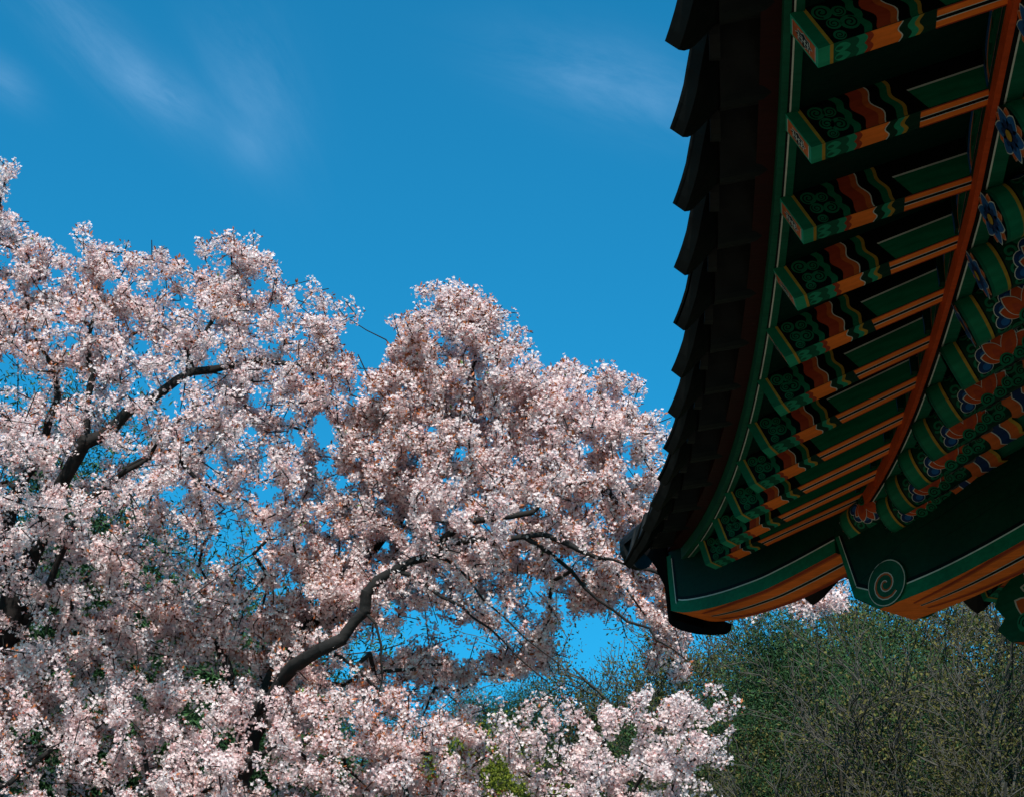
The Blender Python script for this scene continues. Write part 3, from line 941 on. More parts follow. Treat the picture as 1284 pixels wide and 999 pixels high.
def join(parts):
    vs_, fs_, off = [], [], 0
    for v, f in parts:
        vs_.append(v); fs_.append(f + off); off += len(v)
    return np.concatenate(vs_), np.concatenate(fs_)


def rand_dirs(n):
    return norm(rng.normal(size=(n, 3)))


def basis(nrm):
    a = np.where(np.abs(nrm[:, 2:3]) < .9, np.array([[0, 0, 1.0]]), np.array([[1.0, 0, 0]]))
    x = norm(np.cross(nrm, a)); y = np.cross(nrm, x)
    th = rng.uniform(0, 2 * np.pi, len(nrm))[:, None]
    return x * np.cos(th) + y * np.sin(th), -x * np.sin(th) + y * np.cos(th)


def flowers(cen, nrm, size):
    """five-petalled blossoms, each petal a cupped kite; returns verts, quads, material index"""
    n = len(cen); x, y = basis(nrm)
    V = np.zeros((n, 16, 3)); V[:, 0] = cen - nrm * size[:, None] * .25
    f = []
    cup = rng.uniform(.05, .55, n)
    for k in range(5):
        for q, (da, r, h) in enumerate(((-.50, .66, .6), (0, 1.0, 1.0), (.50, .66, .6))):
            a = 2 * np.pi * k / 5 + da + rng.normal(0, .08, n)
            rr_ = r * size * rng.uniform(.85, 1.1, n)
            V[:, 1 + 3 * k + q] = cen + (x * np.cos(a)[:, None] + y * np.sin(a)[:, None]) * rr_[:, None] + nrm * (cup * h * size)[:, None]
        f.append([0, 1 + 3 * k, 2 + 3 * k, 3 + 3 * k])
    F = (np.arange(n) * 16)[:, None, None] + np.array(f)[None]
    return V.reshape(-1, 3), F.reshape(-1, 4)


def leaves(cen, dirs, size, width=.4):
    n = len(cen); d = norm(dirs); x, y = basis(d)
    s = size[:, None]
    V = np.stack([cen, cen + d * s * .5 + x * s * width / 2 + y * s * .06, cen + d * s, cen + d * s * .5 - x * s * width / 2 + y * s * .06], 1)
    F = (np.arange(n) * 4)[:, None] + np.arange(4)[None]
    return V.reshape(-1, 3), F


def in_poly(pts, poly):
    x, y = pts[:, 0], pts[:, 1]; inside = np.zeros(len(pts), bool)
    n = len(poly)
    for i in range(n):
        x0, y0 = poly[i]; x1, y1 = poly[(i + 1) % n]
        c = ((y0 > y) != (y1 > y)) & (x < (x1 - x0) * (y - y0) / (y1 - y0 + 1e-9) + x0)
        inside ^= c
    return inside


def poly_dist(pts, poly):
    best = np.full(len(pts), 1e9)
    for i in range(len(poly)):
        a = np.array(poly[i], float); b = np.array(poly[(i + 1) % len(poly)], float)
        t = np.clip(((pts - a) @ (b - a)) / max((b - a) @ (b - a), 1e-9), 0, 1)
        best = np.minimum(best, np.linalg.norm(pts - (a + t[:, None] * (b - a)), axis=1))
    return best


class Skel:
    """branch skeleton: nodes with a parent; thickness from the number of twig tips carried"""
    def __init__(s): s.p = []; s.par = []; s.fix = []
    def add(s, p, par, r=0.0): s.p.append(np.array(p, float)); s.par.append(par); s.fix.append(r); return len(s.p) - 1
    def limb(s, pts, par, r0, r1, step=.16, wob=.05):
        pts = [np.array(p, float) for p in pts]
        if par is not None: pts = [s.p[par]] + pts
        seg = np.linalg.norm(np.diff(pts, axis=0), axis=1); tot = seg.sum(); n = max(2, int(tot / step)); cum = np.concatenate([[0], np.cumsum(seg)])
        ids = []; off = np.zeros(3)
        line = np.array([[np.interp(tot * i / n, cum, [p[k] for p in pts]) for k in range(3)] for i in range(n + 1)])
        for _ in range(3): line[1:-1] = (line[:-2] + 2 * line[1:-1] + line[2:]) / 4
        for i in range(1 if par is not None else 0, n + 1):
            q = line[i]
            off = off * .7 + rng.normal(0, wob * .5, 3) * (1 if i < n else 0)
            par = s.add(q + off, par, r0 + (r1 - r0) * i / n); ids.append(par)
        return ids
    def nearest(s, q): return int(np.argmin(np.linalg.norm(np.array(s.p) - q, axis=1)))


def grow(sk, tips, step=.2, bias=.10, rootlen=None, droop=.0):
    n0 = len(sk.p); cap = n0 + len(tips) * 14
    A = np.zeros((cap, 3)); A[:n0] = sk.p
    Lp = np.zeros(cap)
    for i in range(1, n0):
        if sk.par[i] is not None: Lp[i] = Lp[sk.par[i]] + np.linalg.norm(A[i] - A[sk.par[i]])
    Lp[:n0] *= .4
    d0 = np.array([np.min(np.linalg.norm(A[:n0] - t, axis=1)) for t in tips])
    ends = []
    n = n0
    for t in tips[np.argsort(d0)]:
        dist = np.linalg.norm(A[:n] - t, axis=1) + bias * Lp[:n]
        j = int(np.argmin(dist)); p = A[j]; d = np.linalg.norm(t - p); m = max(1, min(12, int(d / step)))
        side = np.cross(t - p, rng.normal(size=3)); side = side / (np.linalg.norm(side) + 1e-9) * d * rng.uniform(.02, .13)
        par = j
        for k in range(1, m + 1):
            u = k / m; q = p + (t - p) * u + side * math.sin(math.pi * u) + np.array([0, 0, droop * d * math.sin(math.pi * u)]) + rng.normal(0, .018, 3) * (k < m)
            par2 = sk.add(q, par); A[n] = q; Lp[n] = Lp[par] + np.linalg.norm(q - A[par]); n += 1; par = par2
        ends.append(par)
    return ends


def skel_tubes(sk, rmin=.0035, expo=.47, k=.0042):
    n = len(sk.p); cnt = np.zeros(n); kids = np.zeros(n, int)
    for i in range(n):
        if sk.par[i] is not None: kids[sk.par[i]] += 1
    cnt[kids == 0] = 1
    for i in range(n - 1, 0, -1):
        if sk.par[i] is not None: cnt[sk.par[i]] += cnt[i]
    P_ = np.array(sk.p); r = np.maximum(rmin, k * cnt ** expo)
    fx = np.array(sk.fix); fx = fx * (1 + .13 * np.sin(np.arange(n) * 1.7) * np.sin(np.arange(n) * .61 + 2)); r = np.where(fx > 0, fx, np.minimum(r, .055))
    idx = np.array([i for i in range(n) if sk.par[i] is not None]); par = np.array([sk.par[i] for i in idx])
    big = np.maximum(r[idx], r[par]) > .02
    r0 = np.minimum(r[par], r[idx] * 1.5)
    pr = []
    if big.any(): pr.append(tubes(P_[par[big]], P_[idx[big]], r0[big], r[idx[big]], 10))
    if (~big).any(): pr.append(tubes(P_[par[~big]], P_[idx[~big]], r0[~big], r[idx[~big]], 4))
    return pr, r


def cherry(name, label, poly, depth0, half, limbs, ntips, holes=(), pom=4, nfl=14, white=.72, russet=.5, green=.02, base=None, clus=(.045, .075), fsize=.0165, depth_fn=None, trim=None, extra=None, rk=.72):
    """poly: the crown's extent as directions from the eye; each tip has its own distance inside a rounded volume."""
    poly = [tuple(map(float, p)) for p in poly]
    lo = np.min(poly, 0); hi = np.max(poly, 0)
    tips = np.zeros((0, 3))
    while len(tips) < ntips:
        c = rng.uniform(lo, hi, (ntips * 2, 2)); c = c[in_poly(c, poly)]
        keep = np.ones(len(c), bool)
        for (hx, hy, ra, rb, rot, pr) in holes:
            ca, sa = math.cos(R(rot)), math.sin(R(rot)); dx_, dy_ = c[:, 0] - hx, c[:, 1] - hy
            e = ((dx_ * ca + dy_ * sa) / ra) ** 2 + ((-dx_ * sa + dy_ * ca) / rb) ** 2
            keep &= ~((e < 1) & (rng.uniform(size=len(c)) < pr))
        c = c[keep]
        ed = poly_dist(c, poly)
        nz = np.sin(c[:, 0] * .055 + 2.5 * np.sin(c[:, 1] * .043)) * np.sin(c[:, 1] * .068 + 1.7 * np.sin(c[:, 0] * .037 + 1))
        ok = ed > 34 * np.clip(nz, 0, 1); c = c[ok]; ed = ed[ok]
        far_ = rng.uniform(size=len(c)) < .05                      # a few long shoots reach past the crown
        c = c + rng.normal(0, 7, c.shape) * np.where(far_, 3.0, 1.0)[:, None]
        th_ = np.minimum(half, .35 + ed / FPX * depth0 * .95)
        dd = depth0 + rng.uniform(-1, 1, len(c)) * th_
        if depth_fn is not None: dd = dd + depth_fn(c)
        tips = np.concatenate([tips, np.array([at(px, py, d) for (px, py), d in zip(c, dd)]).reshape(-1, 3)])
    tips = tips[:ntips]
    if extra is not None:
        c = rng.uniform(np.min(extra[0], 0), np.max(extra[0], 0), (extra[1] * 6, 2)); c = c[in_poly(c, extra[0])][:extra[1]]
        tips = np.concatenate([tips, np.array([at(px, py, depth0 + extra[2] + rng.uniform(-.4, .4)) for px, py in c])])
    sk = Skel()
    ids = {}
    for lb in limbs:
        key, par, pts, r0, r1 = lb
        P3 = [np.array(p) if len(p) == 3 and isinstance(p, np.ndarray) else at(*p) for p in pts]
        pj = None if par is None else (ids[par][-1] if not isinstance(par, tuple) else ids[par[0]][int(par[1] * (len(ids[par[0]]) - 1))])
        if par == 'near': pj = sk.nearest(P3[0])
        ids[key] = sk.limb(P3, pj, r0 * (rk if key != 'trunk' else .8), r1 * (rk if key != 'trunk' else .8))
    ends = grow(sk, tips)
    pr, rad = skel_tubes(sk)
    root = empty(name, tuple(sk.p[0]))
    o0 = np.array(sk.p[0])
    v, f = join(pr)
    o = bpy.data.objects.new('branches', arr_mesh('branches', v - o0, f, [M_bark], None, True)); link(o, root)
    # pompoms of blossom along the outer nodes
    N = np.array(sk.p); par = [p if p is not None else -1 for p in sk.par]
    cens = []
    for e in ends:
        j = e; k = 0
        need = rng.integers(max(1, pom - 1), pom + 2)
        while k < need and par[j] >= 0:
            t = rng.uniform(0, 1)
            cens.append(N[j] * (1 - t) + N[par[j]] * t + rng.normal(0, .022, 3)); k += 1
            if rng.uniform() < .8 : j = par[j]
            if rad[j] > .016: break
    cens = np.array(cens)
    m = len(cens)
    cr = rng.uniform(*clus, m)
    n_each = np.maximum(3, rng.poisson(nfl, m))
    idx = np.repeat(np.arange(m), n_each)
    dirs = rand_dirs(len(idx))
    fc = cens[idx] + dirs * (cr[idx] * rng.uniform(.55, 1.05, len(idx)))[:, None]
    fn = norm(dirs + rng.normal(0, .45, dirs.shape))
    v, f = flowers(fc, fn, fsize * rng.uniform(.85, 1.15, len(fc)))
    tonal = rng.uniform(size=m)                       # each cluster keeps to its own age: fresh white or fading pink
    pw = np.where(tonal < white, .88, .25)
    mi = np.where(rng.uniform(size=len(fc)) < pw[idx], 0, 1)
    midx = np.repeat(mi, 5)
    me = arr_mesh('blossoms', v - o0, f, [M_petal, M_petal2], midx)
    o = bpy.data.objects.new('blossoms', me); link(o, root)
    # red calyxes and young leaves at the heart of each cluster
    nl = rng.poisson(3.2, m); li = np.repeat(np.arange(m), nl); ld = rand_dirs(len(li))
    v1, f1 = leaves(cens[li] + ld * cr[li][:, None] * .45, ld, rng.uniform(.018, .03, len(li)), .5)
    # leafy shoots gather in patches of the crown
    pn = np.sin(cens[:, 0] * 1.9 + 1) * np.sin(cens[:, 2] * 2.3) + np.sin(cens[:, 1] * 1.3 + cens[:, 2])
    w_ = np.clip(.55 + .5 * pn, .05, 1.6) * russet * 4.5
    nr = rng.poisson(w_); ri = np.repeat(np.arange(m), nr); rd = norm(rand_dirs(len(ri)) + np.array([0, 0, .5]))
    v2, f2 = leaves(cens[ri] + rd * cr[ri][:, None] * .7, rd, rng.uniform(.025, .055, len(ri)), .42)
    gi = (rng.uniform(size=len(ri)) < green).astype(int)
    V_, F_ = join([(v1, f1), (v2, f2)])
    me = arr_mesh('young_leaves', V_ - o0, F_, [M_calyx, M_russet, M_leafg], np.concatenate([np.zeros(len(f1), int), 1 + gi]))
    o = bpy.data.objects.new('young_leaves', me); link(o, root)
    tag(root, label, 'cherry tree', 'blossoming cherry trees')
    print(name, 'tips', len(ends), 'poms', m, 'flowers', len(fc), 'nodes', n_nodes(sk))
    return root


def n_nodes(sk): return len(sk.p)


def ground_pt(px, py, d):                  # foot of a tree whose trunk leaves the frame there
    p = at(px, py, d); return np.array([p[0], p[1], terrain(p[0], p[1]) - .1])


D1 = 16.0
# left cherry tree ------------------------------------------------------------
polyA = [(-260, 330), (-120, 210), (-20, 196), (16, 206), (30, 285), (60, 300), (98, 283), (135, 300), (170, 298), (205, 318), (255, 315), (284, 284), (318, 318), (350, 318), (368, 345), (402, 345), (416, 385), (432, 362), (466, 366), (470, 385), (440, 395), (436, 430), (452, 470), (490, 520), (470, 600), (430, 700), (360, 800), (250, 860), (60, 900), (-160, 900), (-300, 700)]
bA = ground_pt(-40, 1000, D1)
limbsA = [
    ('trunk', None, [bA, (-45, 1150, D1), (-25, 900, D1), (20, 740, D1 - 0.07)], .26, .16),
    ('a', 'trunk', [(62, 650, D1 - 0.30), (88, 598, D1 - 0.41), (105, 560, D1 - 0.49)], .11, .085),
    ('a1', 'a', [(134, 535, D1 - 0.52), (163, 519, D1 - 0.56), (184, 508, D1 - 0.56), (215, 468, D1 - 0.44), (252, 456, D1 - 0.44), (314, 450, D1 - 0.41), (380, 464, D1 - 0.34), (425, 470, D1 - 0.30)], .075, .016),
    ('a2', 'a', [(108, 535, D1 - 0.49), (114, 505, D1 - 0.44), (112, 430, D1 - 0.30), (135, 380, D1 - 0.19), (118, 320, D1 - 0.07)], .05, .012),
    ('b', 'trunk', [(5, 620, D1 - 0.22), (26, 601, D1 - 0.30), (49, 565, D1 - 0.34), (77, 512, D1 - 0.34), (60, 440, D1 - 0.15), (30, 360, D1)], .085, .015),
    ('c', ('trunk', .9), [(90, 660, D1 - 0.44), (114, 624, D1 - 0.56), (144, 607, D1 - 0.59), (191, 571, D1 - 0.63), (222, 563, D1 - 0.63), (250, 552, D1 - 0.59)], .06, .02),
    ('d', ('c', .75), [(190, 558, D1 - 0.63), (230, 525, D1 - 0.59), (270, 500, D1 - 0.44)], .03, .010),
    ('e', ('c', .9), [(248, 607, D1 - 0.67), (284, 620, D1 - 0.67), (307, 640, D1 - 0.67), (324, 663, D1 - 0.67), (338, 684, D1 - 0.67)], .03, .008),
    ('f', ('a1', .45), [(225, 439, D1 - 0.41), (270, 400, D1 - 0.22), (300, 350, D1 - 0.07), (290, 310, D1)], .04, .010),
    ('g', ('trunk', .7), [(-80, 700, D1 + .5), (-140, 500, D1 + .8), (-60, 340, D1 + .6), (-5, 260, D1 + .4)], .10, .02),
    ('h', ('a1', .6), [(300, 520, D1 + .4), (370, 520, D1 + .6), (395, 560, D1 + .4), (380, 590, D1 + .2)], .03, .008),
]
holesA = [(395, 545, 30, 30, 0, .9), (408, 590, 25, 18, 0, .85), (300, 690, 45, 28, 20, .8), (415, 640, 40, 22, 0, .7), (340, 640, 25, 30, 0, .5), (10, 480, 24, 40, 0, .9), (15, 790, 36, 40, 0, .85),
          (225, 430, 20, 12, 0, .8), (262, 480, 18, 14, 0, .6), (215, 620, 40, 14, -10, .6), (150, 520, 50, 12, -25, .6), (100, 585, 14, 60, 25, .6), (360, 745, 50, 25, -20, .7), (70, 690, 40, 14, 20, .5), (178, 330, 12, 14, 0, .7)]
cherry('cherry_tree', 'tall pale pink cherry tree in bloom with dark forked limbs, farthest left of the roof', polyA, D1, 2.3, limbsA, 3600, holesA)

# middle cherry tree ------------------------------------------------------------
polyE = [(940, 690), (985, 700), (1070, 700), (1064, 745), (1052, 768), (1030, 782), (1010, 780), (990, 768), (940, 770)]
polyB = [(430, 520), (462, 475), (500, 440), (498, 395), (508, 378), (550, 356), (600, 372), (640, 378), (662, 420), (690, 452), (720, 460), (770, 470), (812, 488), (800, 512), (838, 530), (846, 580), (838, 640), (850, 700), (862, 790), (858, 840), (815, 842), (770, 800), (735, 845), (700, 872), (650, 858), (590, 870), (520, 880), (470, 880), (380, 930), (290, 900), (330, 760), (400, 640), (430, 540)]
bB = ground_pt(300, 1000, D1 - .5)
limbsB = [
    ('trunk', None, [bB, (292, 1100, D1 - 0.31), (297, 985, D1 - 0.31), (303, 905, D1 - 0.31)], .20, .12),
    ('s', 'trunk', [(300, 880, D1 - 0.25), (290, 830, D1 - 0.12), (250, 780, D1 + .3), (200, 740, D1 + .6)], .07, .02),
    ('a', 'trunk', [(345, 858, D1 - 0.62), (372, 838, D1 - 0.81), (400, 815, D1 - 0.93), (420, 795, D1 - 0.99), (434, 782, D1 - 0.99), (455, 742, D1 - 0.87), (480, 720, D1 - 0.87), (512, 700, D1 - 0.93), (551, 689, D1 - 1.05), (612, 687, D1 - 1.18), (652, 675, D1 - 1.18), (682, 672, D1 - 1.12)], .098, .030),
    ('a2', ('trunk', .98), [(335, 868, D1 - 0.19), (350, 825, D1 - 0.19), (386, 776, D1 - 0.12), (409, 763, D1), (450, 720, D1 + .3), (520, 640, D1 + .6), (575, 560, D1 + .6), (595, 480, D1 + .4)], .095, .020),
    ('b', ('a', .72), [(560, 660, D1 - 0.99), (592, 641, D1 - 1.12), (625, 646, D1 - 1.18), (662, 647, D1 - 1.18), (705, 610, D1 - 0.99), (760, 590, D1 - 0.74)], .05, .014),
    ('c', 'a', [(716, 677, D1 - 1.12), (756, 699, D1 - 1.18), (800, 715, D1 - 1.12)], .04, .012),
    ('d', ('a', .95), [(700, 700, D1 - 0.99), (723, 723, D1 - 0.99), (760, 748, D1 - 1.05), (781, 766, D1 - 1.05), (810, 795, D1 - 1.12), (838, 823, D1 - 1.12), (862, 835, D1 - 1.12)], .032, .008),
    ('x', 'c', [(850, 720, D1 - 0.99), (900, 735, D1 - 0.87), (960, 745, D1 - 0.81), (1010, 765, D1 - 0.74), (1045, 770, D1 - 0.74)], .026, .006),
    ('e', ('a', .60), [(545, 735, D1 - 1.18), (565, 751, D1 - 1.24), (601, 775, D1 - 1.30), (633, 802, D1 - 1.30), (666, 834, D1 - 1.30), (690, 854, D1 - 1.30)], .026, .006),
    ('f', ('a', .70), [(576, 697, D1 - 1.18), (605, 744, D1 - 1.24), (632, 775, D1 - 1.24), (665, 800, D1 - 1.24), (700, 828, D1 - 1.24)], .020, .006),
    ('g', 'a2', [(592, 433, D1), (588, 400, D1), (570, 370, D1)], .03, .008),
    ('h', ('a2', .97), [(604, 473, D1 + .1), (633, 489, D1), (690, 516, D1 - 0.25), (733, 528, D1 - 0.37), (780, 537, D1 - 0.50), (822, 540, D1 - 0.56)], .03, .006),
    ('i', ('a2', .8), [(518, 551, D1 - 0.25), (490, 520, D1 - 0.37), (466, 494, D1 - 0.43), (445, 440, D1 - 0.31)], .022, .008),
    ('j', ('a2', .88), [(530, 480, D1), (498, 437, D1), (482, 412, D1), (462, 398, D1), (440, 394, D1)], .018, .006),
    ('k', ('a', .45), [(470, 790, D1 - 1.05), (485, 830, D1 - 1.12), (470, 880, D1 - 1.12)], .02, .006),
    ('l', ('a', .30), [(440, 830, D1 - 0.87), (480, 880, D1 - 0.74), (520, 905, D1 - 0.62)], .03, .008),
]
holesB = [(600, 800, 165, 62, 8, .2), (462, 812, 46, 24, -30, .96), (520, 775, 34, 18, 20, .8), (585, 806, 44, 26, 35, .95), (655, 868, 56, 28, 0, .97), (570, 870, 40, 18, 0, .85), (500, 850, 26, 16, 0, .8), (690, 745, 28, 26, 0, .85), (772, 800, 46, 56, 20, .97), (712, 800, 18, 28, 0, .75), (640, 770, 16, 26, -30, .7), (540, 735, 20, 12, 0, .6), (720, 720, 24, 18, 0, .4), (480, 680, 26, 12, 0, .5), (800, 590, 14, 22, 0, .9), (790, 660, 14, 14, 0, .6), (570, 720, 26, 10, 0, .7), (480, 425, 26, 30, 0, .8), (620, 712, 40, 12, -8, .4), (705, 850, 26, 34, 0, .9), (400, 870, 40, 14, -35, .4), (392, 770, 22, 24, -40, .5), (455, 560, 12, 26, 0, .6), (660, 600, 20, 10, 0, .4)]
cherry('cherry_tree', 'broad pink cherry tree in bloom, its long forked limb reaching towards the roof corner', polyB, D1, 2.1, limbsB, 3300, holesB, russet=.62, extra=(polyE, 70, -1.2))

# low cherry at the lower right: whiter
polyC = [(520, 1150), (560, 990), (600, 925), (645, 885), (690, 872), (705, 862), (735, 874), (770, 892), (800, 868), (835, 872), (862, 866), (905, 862), (928, 846), (912, 880), (880, 905), (912, 918), (935, 940), (905, 965), (930, 1010), (900, 1150)]
D2 = 15.0
bC = ground_pt(690, 1200, D2)
limbsC = [('trunk', None, [bC, (700, 1180, D2), (712, 1060, D2)], .13, .07), ('a', 'trunk', [(722, 985, D2 - .3), (745, 945, D2 - .4), (760, 900, D2 - .4)], .04, .01),
          ('b', 'trunk', [(780, 1010, D2 - .3), (845, 940, D2 - .5), (895, 880, D2 - .5)], .04, .008), ('c', 'trunk', [(670, 990, D2), (640, 930, D2)], .04, .01)]
cherry('cherry_tree', 'low pale cherry tree in bloom beneath the tip of the roof corner', polyC, D2, 1.7, limbsC, 600, [(625, 965, 36, 28, 0, .8), (690, 930, 30, 16, 0, .6), (880, 975, 30, 24, 0, .7), (760, 940, 30, 30, 0, .5), (830, 915, 34, 16, -20, .5), (800, 985, 30, 20, 0, .5)], white=.78, russet=.4, base=None)

# low cherry across the lower left, deeper russet
polyD = [(-150, 860), (0, 800), (90, 800), (180, 830), (300, 850), (380, 870), (450, 850), (540, 868), (610, 872), (650, 900), (620, 960), (560, 1150), (-200, 1150)]
D3 = 15.1
bD = ground_pt(180, 1200, D3)
limbsD = [('trunk', None, [bD, (185, 1200, D3), (190, 1080, D3)], .15, .09), ('a', 'trunk', [(140, 1000, D3 - .4), (60, 940, D3 - .5), (10, 880, D3 - .4)], .05, .012),
          ('b', 'trunk', [(230, 1000, D3 - .2), (330, 940, D3 - .4), (430, 930, D3 - .4), (520, 950, D3 - .3)], .05, .012), ('c', 'trunk', [(190, 1000, D3 + .2), (180, 900, D3 + .2), (150, 850, D3)], .045, .012)]
cherry('cherry_tree', 'low spreading cherry tree in bloom with many russet young leaves, lower left', polyD, D3, 1.9, limbsD, 2000, [(110, 985, 50, 14, 0, .7), (320, 972, 26, 20, 0, .8), (120, 850, 40, 22, 0, .6), (230, 905, 34, 18, 0, .5), (440, 965, 26, 18, 0, .5), (303, 930, 18, 60, 10, .75), (500, 885, 40, 16, 0, .6), (610, 955, 30, 22, 0, .6), (60, 920, 24, 14, 0, .5), (380, 905, 24, 14, 0, .5)], russet=1.0, white=.6)
# ---------------------------------------------------------------- hillside trees


def branch_tree(H, spread, levels, nsub, seed, upright=.5, bare=.4, rb=.13):
    """recursive deciduous tree: trunk splitting into limbs and fine twigs; returns segments and twig ends"""
    g = np.random.default_rng(seed)
    segs = []; ends = []
    def rec(p, d, L, r, lv):
        n = max(3, int(L / .35)) if lv < 3 else 3
        q = p; dd = d
        pts = [(p, d)]
        for i in range(n):
            dd = dd + g.normal(0, .10 + .03 * lv, 3) + np.array([0, 0, upright * .09]); dd = dd / np.linalg.norm(dd)
            q2 = q + dd * L / n
            segs.append((q, q2, r * (1 - .55 * i / n), r * (1 - .55 * (i + 1) / n))); q = q2; pts.append((q, dd))
        if lv >= levels: ends.append((q, dd)); ends.append(pts[len(pts) // 2]); return
        k = nsub[lv]
        for j in range(k):
            t = bare + (1 - bare) * (j + g.uniform(.2, .9)) / k if lv == 0 else .22 + .78 * (j + g.uniform(0, 1)) / k
            pi, pd = pts[min(n, int(t * n + .5))]
            ax = g.normal(size=3); ax -= ax @ pd * pd; ax /= np.linalg.norm(ax)
            a = R(g.uniform(28, 58)) * spread
            nd = pd * math.cos(a) + ax * math.sin(a); nd[2] += .15 * upright; nd /= np.linalg.norm(nd)
            rec(pi, nd, L * g.uniform(.46, .66) * (1.12 - .35 * t if lv == 0 else 1), r * (1 - .45 * t) * .62, lv + 1)
        ends.append((q, dd))
    rec(np.zeros(3), norm(np.array([g.normal(0, .08), g.normal(0, .08), 1.0])), H * .66, rb, 0)
    return segs, ends


M_hbark = mat('hill_tree_bark', (0.062, 0.055, 0.044), rough=0.9, noise=0.5, nscale=6)
M_pale = mat('pale_bark', (0.058, 0.052, 0.042), rough=0.9, noise=0.5, nscale=6)
M_bud = mat('bud_olive', objrnd=0.35, col= (0.100, 0.088, 0.026), rough=0.7, translucent=.25, rnd=.35, spec=.1)
M_bud2 = mat('bud_green', objrnd=0.35, col= (0.034, 0.054, 0.013), rough=0.7, translucent=.25, rnd=.35, spec=.1)
M_ever = mat('evergreen_needles', objrnd=0.35, col= (0.012, 0.034, 0.012), rough=0.7, rnd=.4, spec=.15)
M_ever2 = mat('evergreen_light', objrnd=0.35, col= (0.024, 0.055, 0.016), rough=0.7, rnd=.4, spec=.15)
M_lime = mat('spring_lime_leaf', (0.17, 0.19, 0.022), rough=0.6, translucent=.3, rnd=.3, spec=.15)
M_shrub = mat('undergrowth_leaf', (0.018, 0.028, 0.009), rough=0.7, translucent=.15, rnd=.4, spec=.1)


def tree_proto(kind, seed):
    g = np.random.default_rng(seed)
    if kind == 'budding':
        segs, ends = branch_tree(9.5, 1.0, 4, [9, 6, 5, 4], seed, upright=.45, bare=.2, rb=.16)
    elif kind == 'sparse':
        segs, ends = branch_tree(8.5, .85, 4, [8, 6, 5, 4], seed, upright=.7, bare=.25, rb=.15)
    elif kind == 'leafy':
        segs, ends = branch_tree(7.5, 1.1, 3, [10, 7, 6], seed, upright=.4, bare=.15, rb=.11)
    else:
        segs, ends = branch_tree(9.0, 1.25, 3, [16, 8, 6], seed, upright=.1, bare=.12, rb=.13)
    P0 = np.array([s_[0] for s_ in segs]); P1 = np.array([s_[1] for s_ in segs]); r0 = np.maximum(.010, [s_[2] for s_ in segs]); r1 = np.maximum(.008, [s_[3] for s_ in segs])
    big = r0 > .03
    v, f = join([tubes(P0[big], P1[big], r0[big], r1[big], 7), tubes(P0[~big], P1[~big], r0[~big], r1[~big], 3)])
    wood = arr_mesh('trunk', v, f, [M_pale if kind == 'sparse' else M_hbark], None, True)
    E_ = np.array([e[0] for e in ends]); D_ = np.array([e[1] for e in ends])
    per, size, sc, mats, w = {'budding': (9, (.05, .10), .20, [M_bud, M_bud2], .45), 'sparse': (4, (.04, .09), .14, [M_bud, M_bud2], .55), 'leafy': (60, (.06, .12), .30, [M_lime, M_bud2], .5), 'evergreen': (190, (.05, .12), .30, [M_ever, M_ever2], .22)}[kind]
    i = np.repeat(np.arange(len(E_)), per)
    c = E_[i] + g.normal(0, sc, (len(i), 3)) * np.array([1, 1, .7]) - D_[i] * g.uniform(0, .5, len(i))[:, None]
    v, f = leaves(c, norm(rand_dirs(len(i)) + D_[i] * .6), g.uniform(*size, len(i)), w)
    cl = np.repeat((g.uniform(size=len(E_)) < .3).astype(int), per)
    crown = arr_mesh('crown', v, f, mats, cl)
    hz_ = float(np.percentile(v[:, 2], 96.5))
    print(kind, len(segs), len(i), 'top', v[:, 2].max())
    return wood, crown, hz_


protos = {k: [tree_proto(k, s_) for s_ in sd] for k, sd in (('budding', (1, 2, 3)), ('sparse', (4, 9)), ('leafy', (6,)), ('evergreen', (7, 8)))}


def hill_tree(kind, var, px, top_py, dist, label, rot, cat='tree', group='trees on the hillside', sq=1.0):
    p = at(px, 900, 1.0) - EYE; hd = p[:2] / np.linalg.norm(p[:2])
    x, y = hd * dist
    z = terrain(x, y)
    v = camvec(px, top_py); ztop = EYE[2] + v[2] / np.linalg.norm(v[:2]) * dist
    wood, crown, top = protos[kind][var]
    sc = max(.45, (ztop - z) / top)
    root = empty({'budding': 'budding_tree', 'sparse': 'bare_tree', 'leafy': 'leafy_tree', 'evergreen': 'evergreen_tree'}[kind], (x, y, z - .1))
    root.rotation_euler = (0, 0, rot); root.scale = (sc * sq, sc * sq, sc)
    o = bpy.data.objects.new('trunk', wood); link(o, root); o = bpy.data.objects.new('crown', crown); link(o, root)
    tag(root, label, cat, group)
    return root


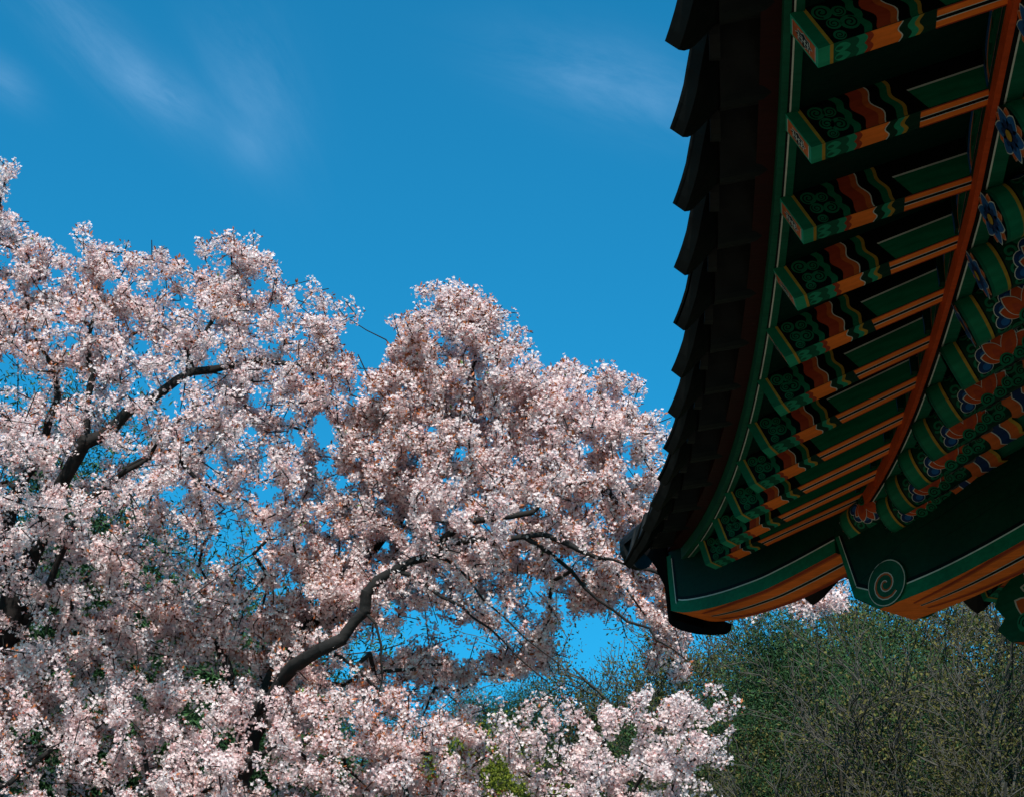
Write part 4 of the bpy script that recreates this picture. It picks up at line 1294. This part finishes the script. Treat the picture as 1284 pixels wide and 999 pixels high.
HILL = [
    ('budding', 0, 1010, 772, 31, 'olive budding tree with spreading twigs under the hip beam tip', 0.3),
    ('budding', 1, 1120, 730, 33, 'tall budding tree rising behind the spiral scroll of the roof', 1.2),
    ('budding', 2, 1240, 715, 32, 'budding tree below the bracket arm, at the far right of the hillside', 2.2),
    ('budding', 1, 945, 805, 34, 'rounded olive budding tree left of the dark hip beam tip', 4.0),
    ('sparse', 0, 1085, 725, 35, 'thin bare tree whose twigs reach the sky between the two hip beams', 0.9),
    ('sparse', 1, 985, 775, 36, 'thin bare tree beside the blossom spray under the hip', 2.9),
    ('budding', 0, 868, 848, 37, 'tan green budding tree touching the rightmost hanging cherry branch', 5.1),
    ('sparse', 0, 1180, 790, 23, 'bare tree with pale forked limbs in front of the budding trees', 3.6),
    ('sparse', 1, 1262, 800, 22, 'bare tree with a pale trunk in the lower right corner', 1.9),
    ('sparse', 1, 1040, 840, 23, 'bare tree with long leaning limbs low under the scroll of the roof', 5.2),
    ('budding', 2, 1215, 915, 20, 'short olive budding tree at the bottom right edge', 2.6),
    ('budding', 0, 960, 900, 25, 'low olive budding tree right beside the low pale cherry tree', 2.0),
    ('evergreen', 0, 1165, 840, 28, 'dark evergreen between budding trees right of the scroll', 0.0),
    ('evergreen', 1, 1065, 895, 28, 'dark evergreen behind the leaning bare tree under the scroll', 1.0),
    ('evergreen', 0, 1270, 815, 28, 'dark evergreen at the right edge behind the bare trees', 2.0),
    ('budding', 1, 985, 870, 27, 'low tan budding tree right of the low pale cherry tree', 3.0),
    ('evergreen', 0, 1115, 900, 25, 'low dark evergreen at the bottom below the scroll', 3.7),
    ('sparse', 1, 760, 868, 46, 'bare tree on the far ridge under the blue gap in the blossoms', 4.4),
    ('budding', 1, 690, 893, 48, 'budding tree on the far ridge behind the hanging cherry branches', 0.8),
    ('evergreen', 0, 600, 930, 44, 'dark evergreen on the far ridge above the lime bush', 1.7),
    ('budding', 2, 520, 895, 46, 'budding tree on the far ridge right of the long cherry limb', 2.4),
    ('evergreen', 1, 430, 915, 43, 'dark evergreen seen through gaps right of the cherry trunk', 5.5),
    ('leafy', 0, 635, 935, 34, 'lime green leafing tree low between the two low cherry trees', 0.5),
    ('leafy', 0, 325, 960, 32, 'lime green leafing tree at the foot of the dark cherry trunk', 3.3),
    ('budding', 0, 330, 850, 45, 'budding tree behind the dark forked cherry trunk', 3.0),
    ('evergreen', 0, 210, 880, 40, 'dark evergreen behind the left cherry trees, right of the tallest conifer', 4.1),
    ('evergreen', 1, 8, 640, 24, 'tall dark evergreen at the left edge behind the cherry blossoms', 2.2),
    ('evergreen', 0, 110, 780, 30, 'dark evergreen low behind the leftmost blossoms', 1.1),
    ('evergreen', 1, 760, 940, 38, 'dark evergreen patch behind the low pale cherry tree crown', 0.4),
]
for kind, var, px, tp, dist, lb, rot in HILL:
    hill_tree(kind, var, px, tp, dist, lb, rot)

# undergrowth: low scrub that covers the slope between the trees
M_ = 60000
ang = rng.uniform(R(-24), R(24), M_) - YAW; dist = 16 + 44 * rng.uniform(0, 1, M_) ** .8
x = np.sin(ang) * dist; y = np.cos(ang) * dist
clump = np.sin(x * .8) * np.sin(y * .7 + 1) + np.sin(x * .31 + y * .23)
keep = clump > -.5; x, y, clump = x[keep], y[keep], clump[keep]
z = np.array([terrain(a, b) for a, b in zip(x, y)])
c = np.stack([x, y, z + rng.uniform(0, 1, len(x)) ** 1.5 * (1.0 + .8 * clump)], 1)
v, f = leaves(c, norm(rand_dirs(len(c)) + np.array([0, 0, .6])), rng.uniform(.12, .28, len(c)), .5)
o = bpy.data.objects.new('undergrowth', arr_mesh('undergrowth', v, f, [M_shrub, M_bud2], (rng.uniform(size=len(f)) < .15).astype(int))); link(o)
tag(o, 'low scrub and fallen twigs covering the hillside', 'undergrowth', kind='stuff')
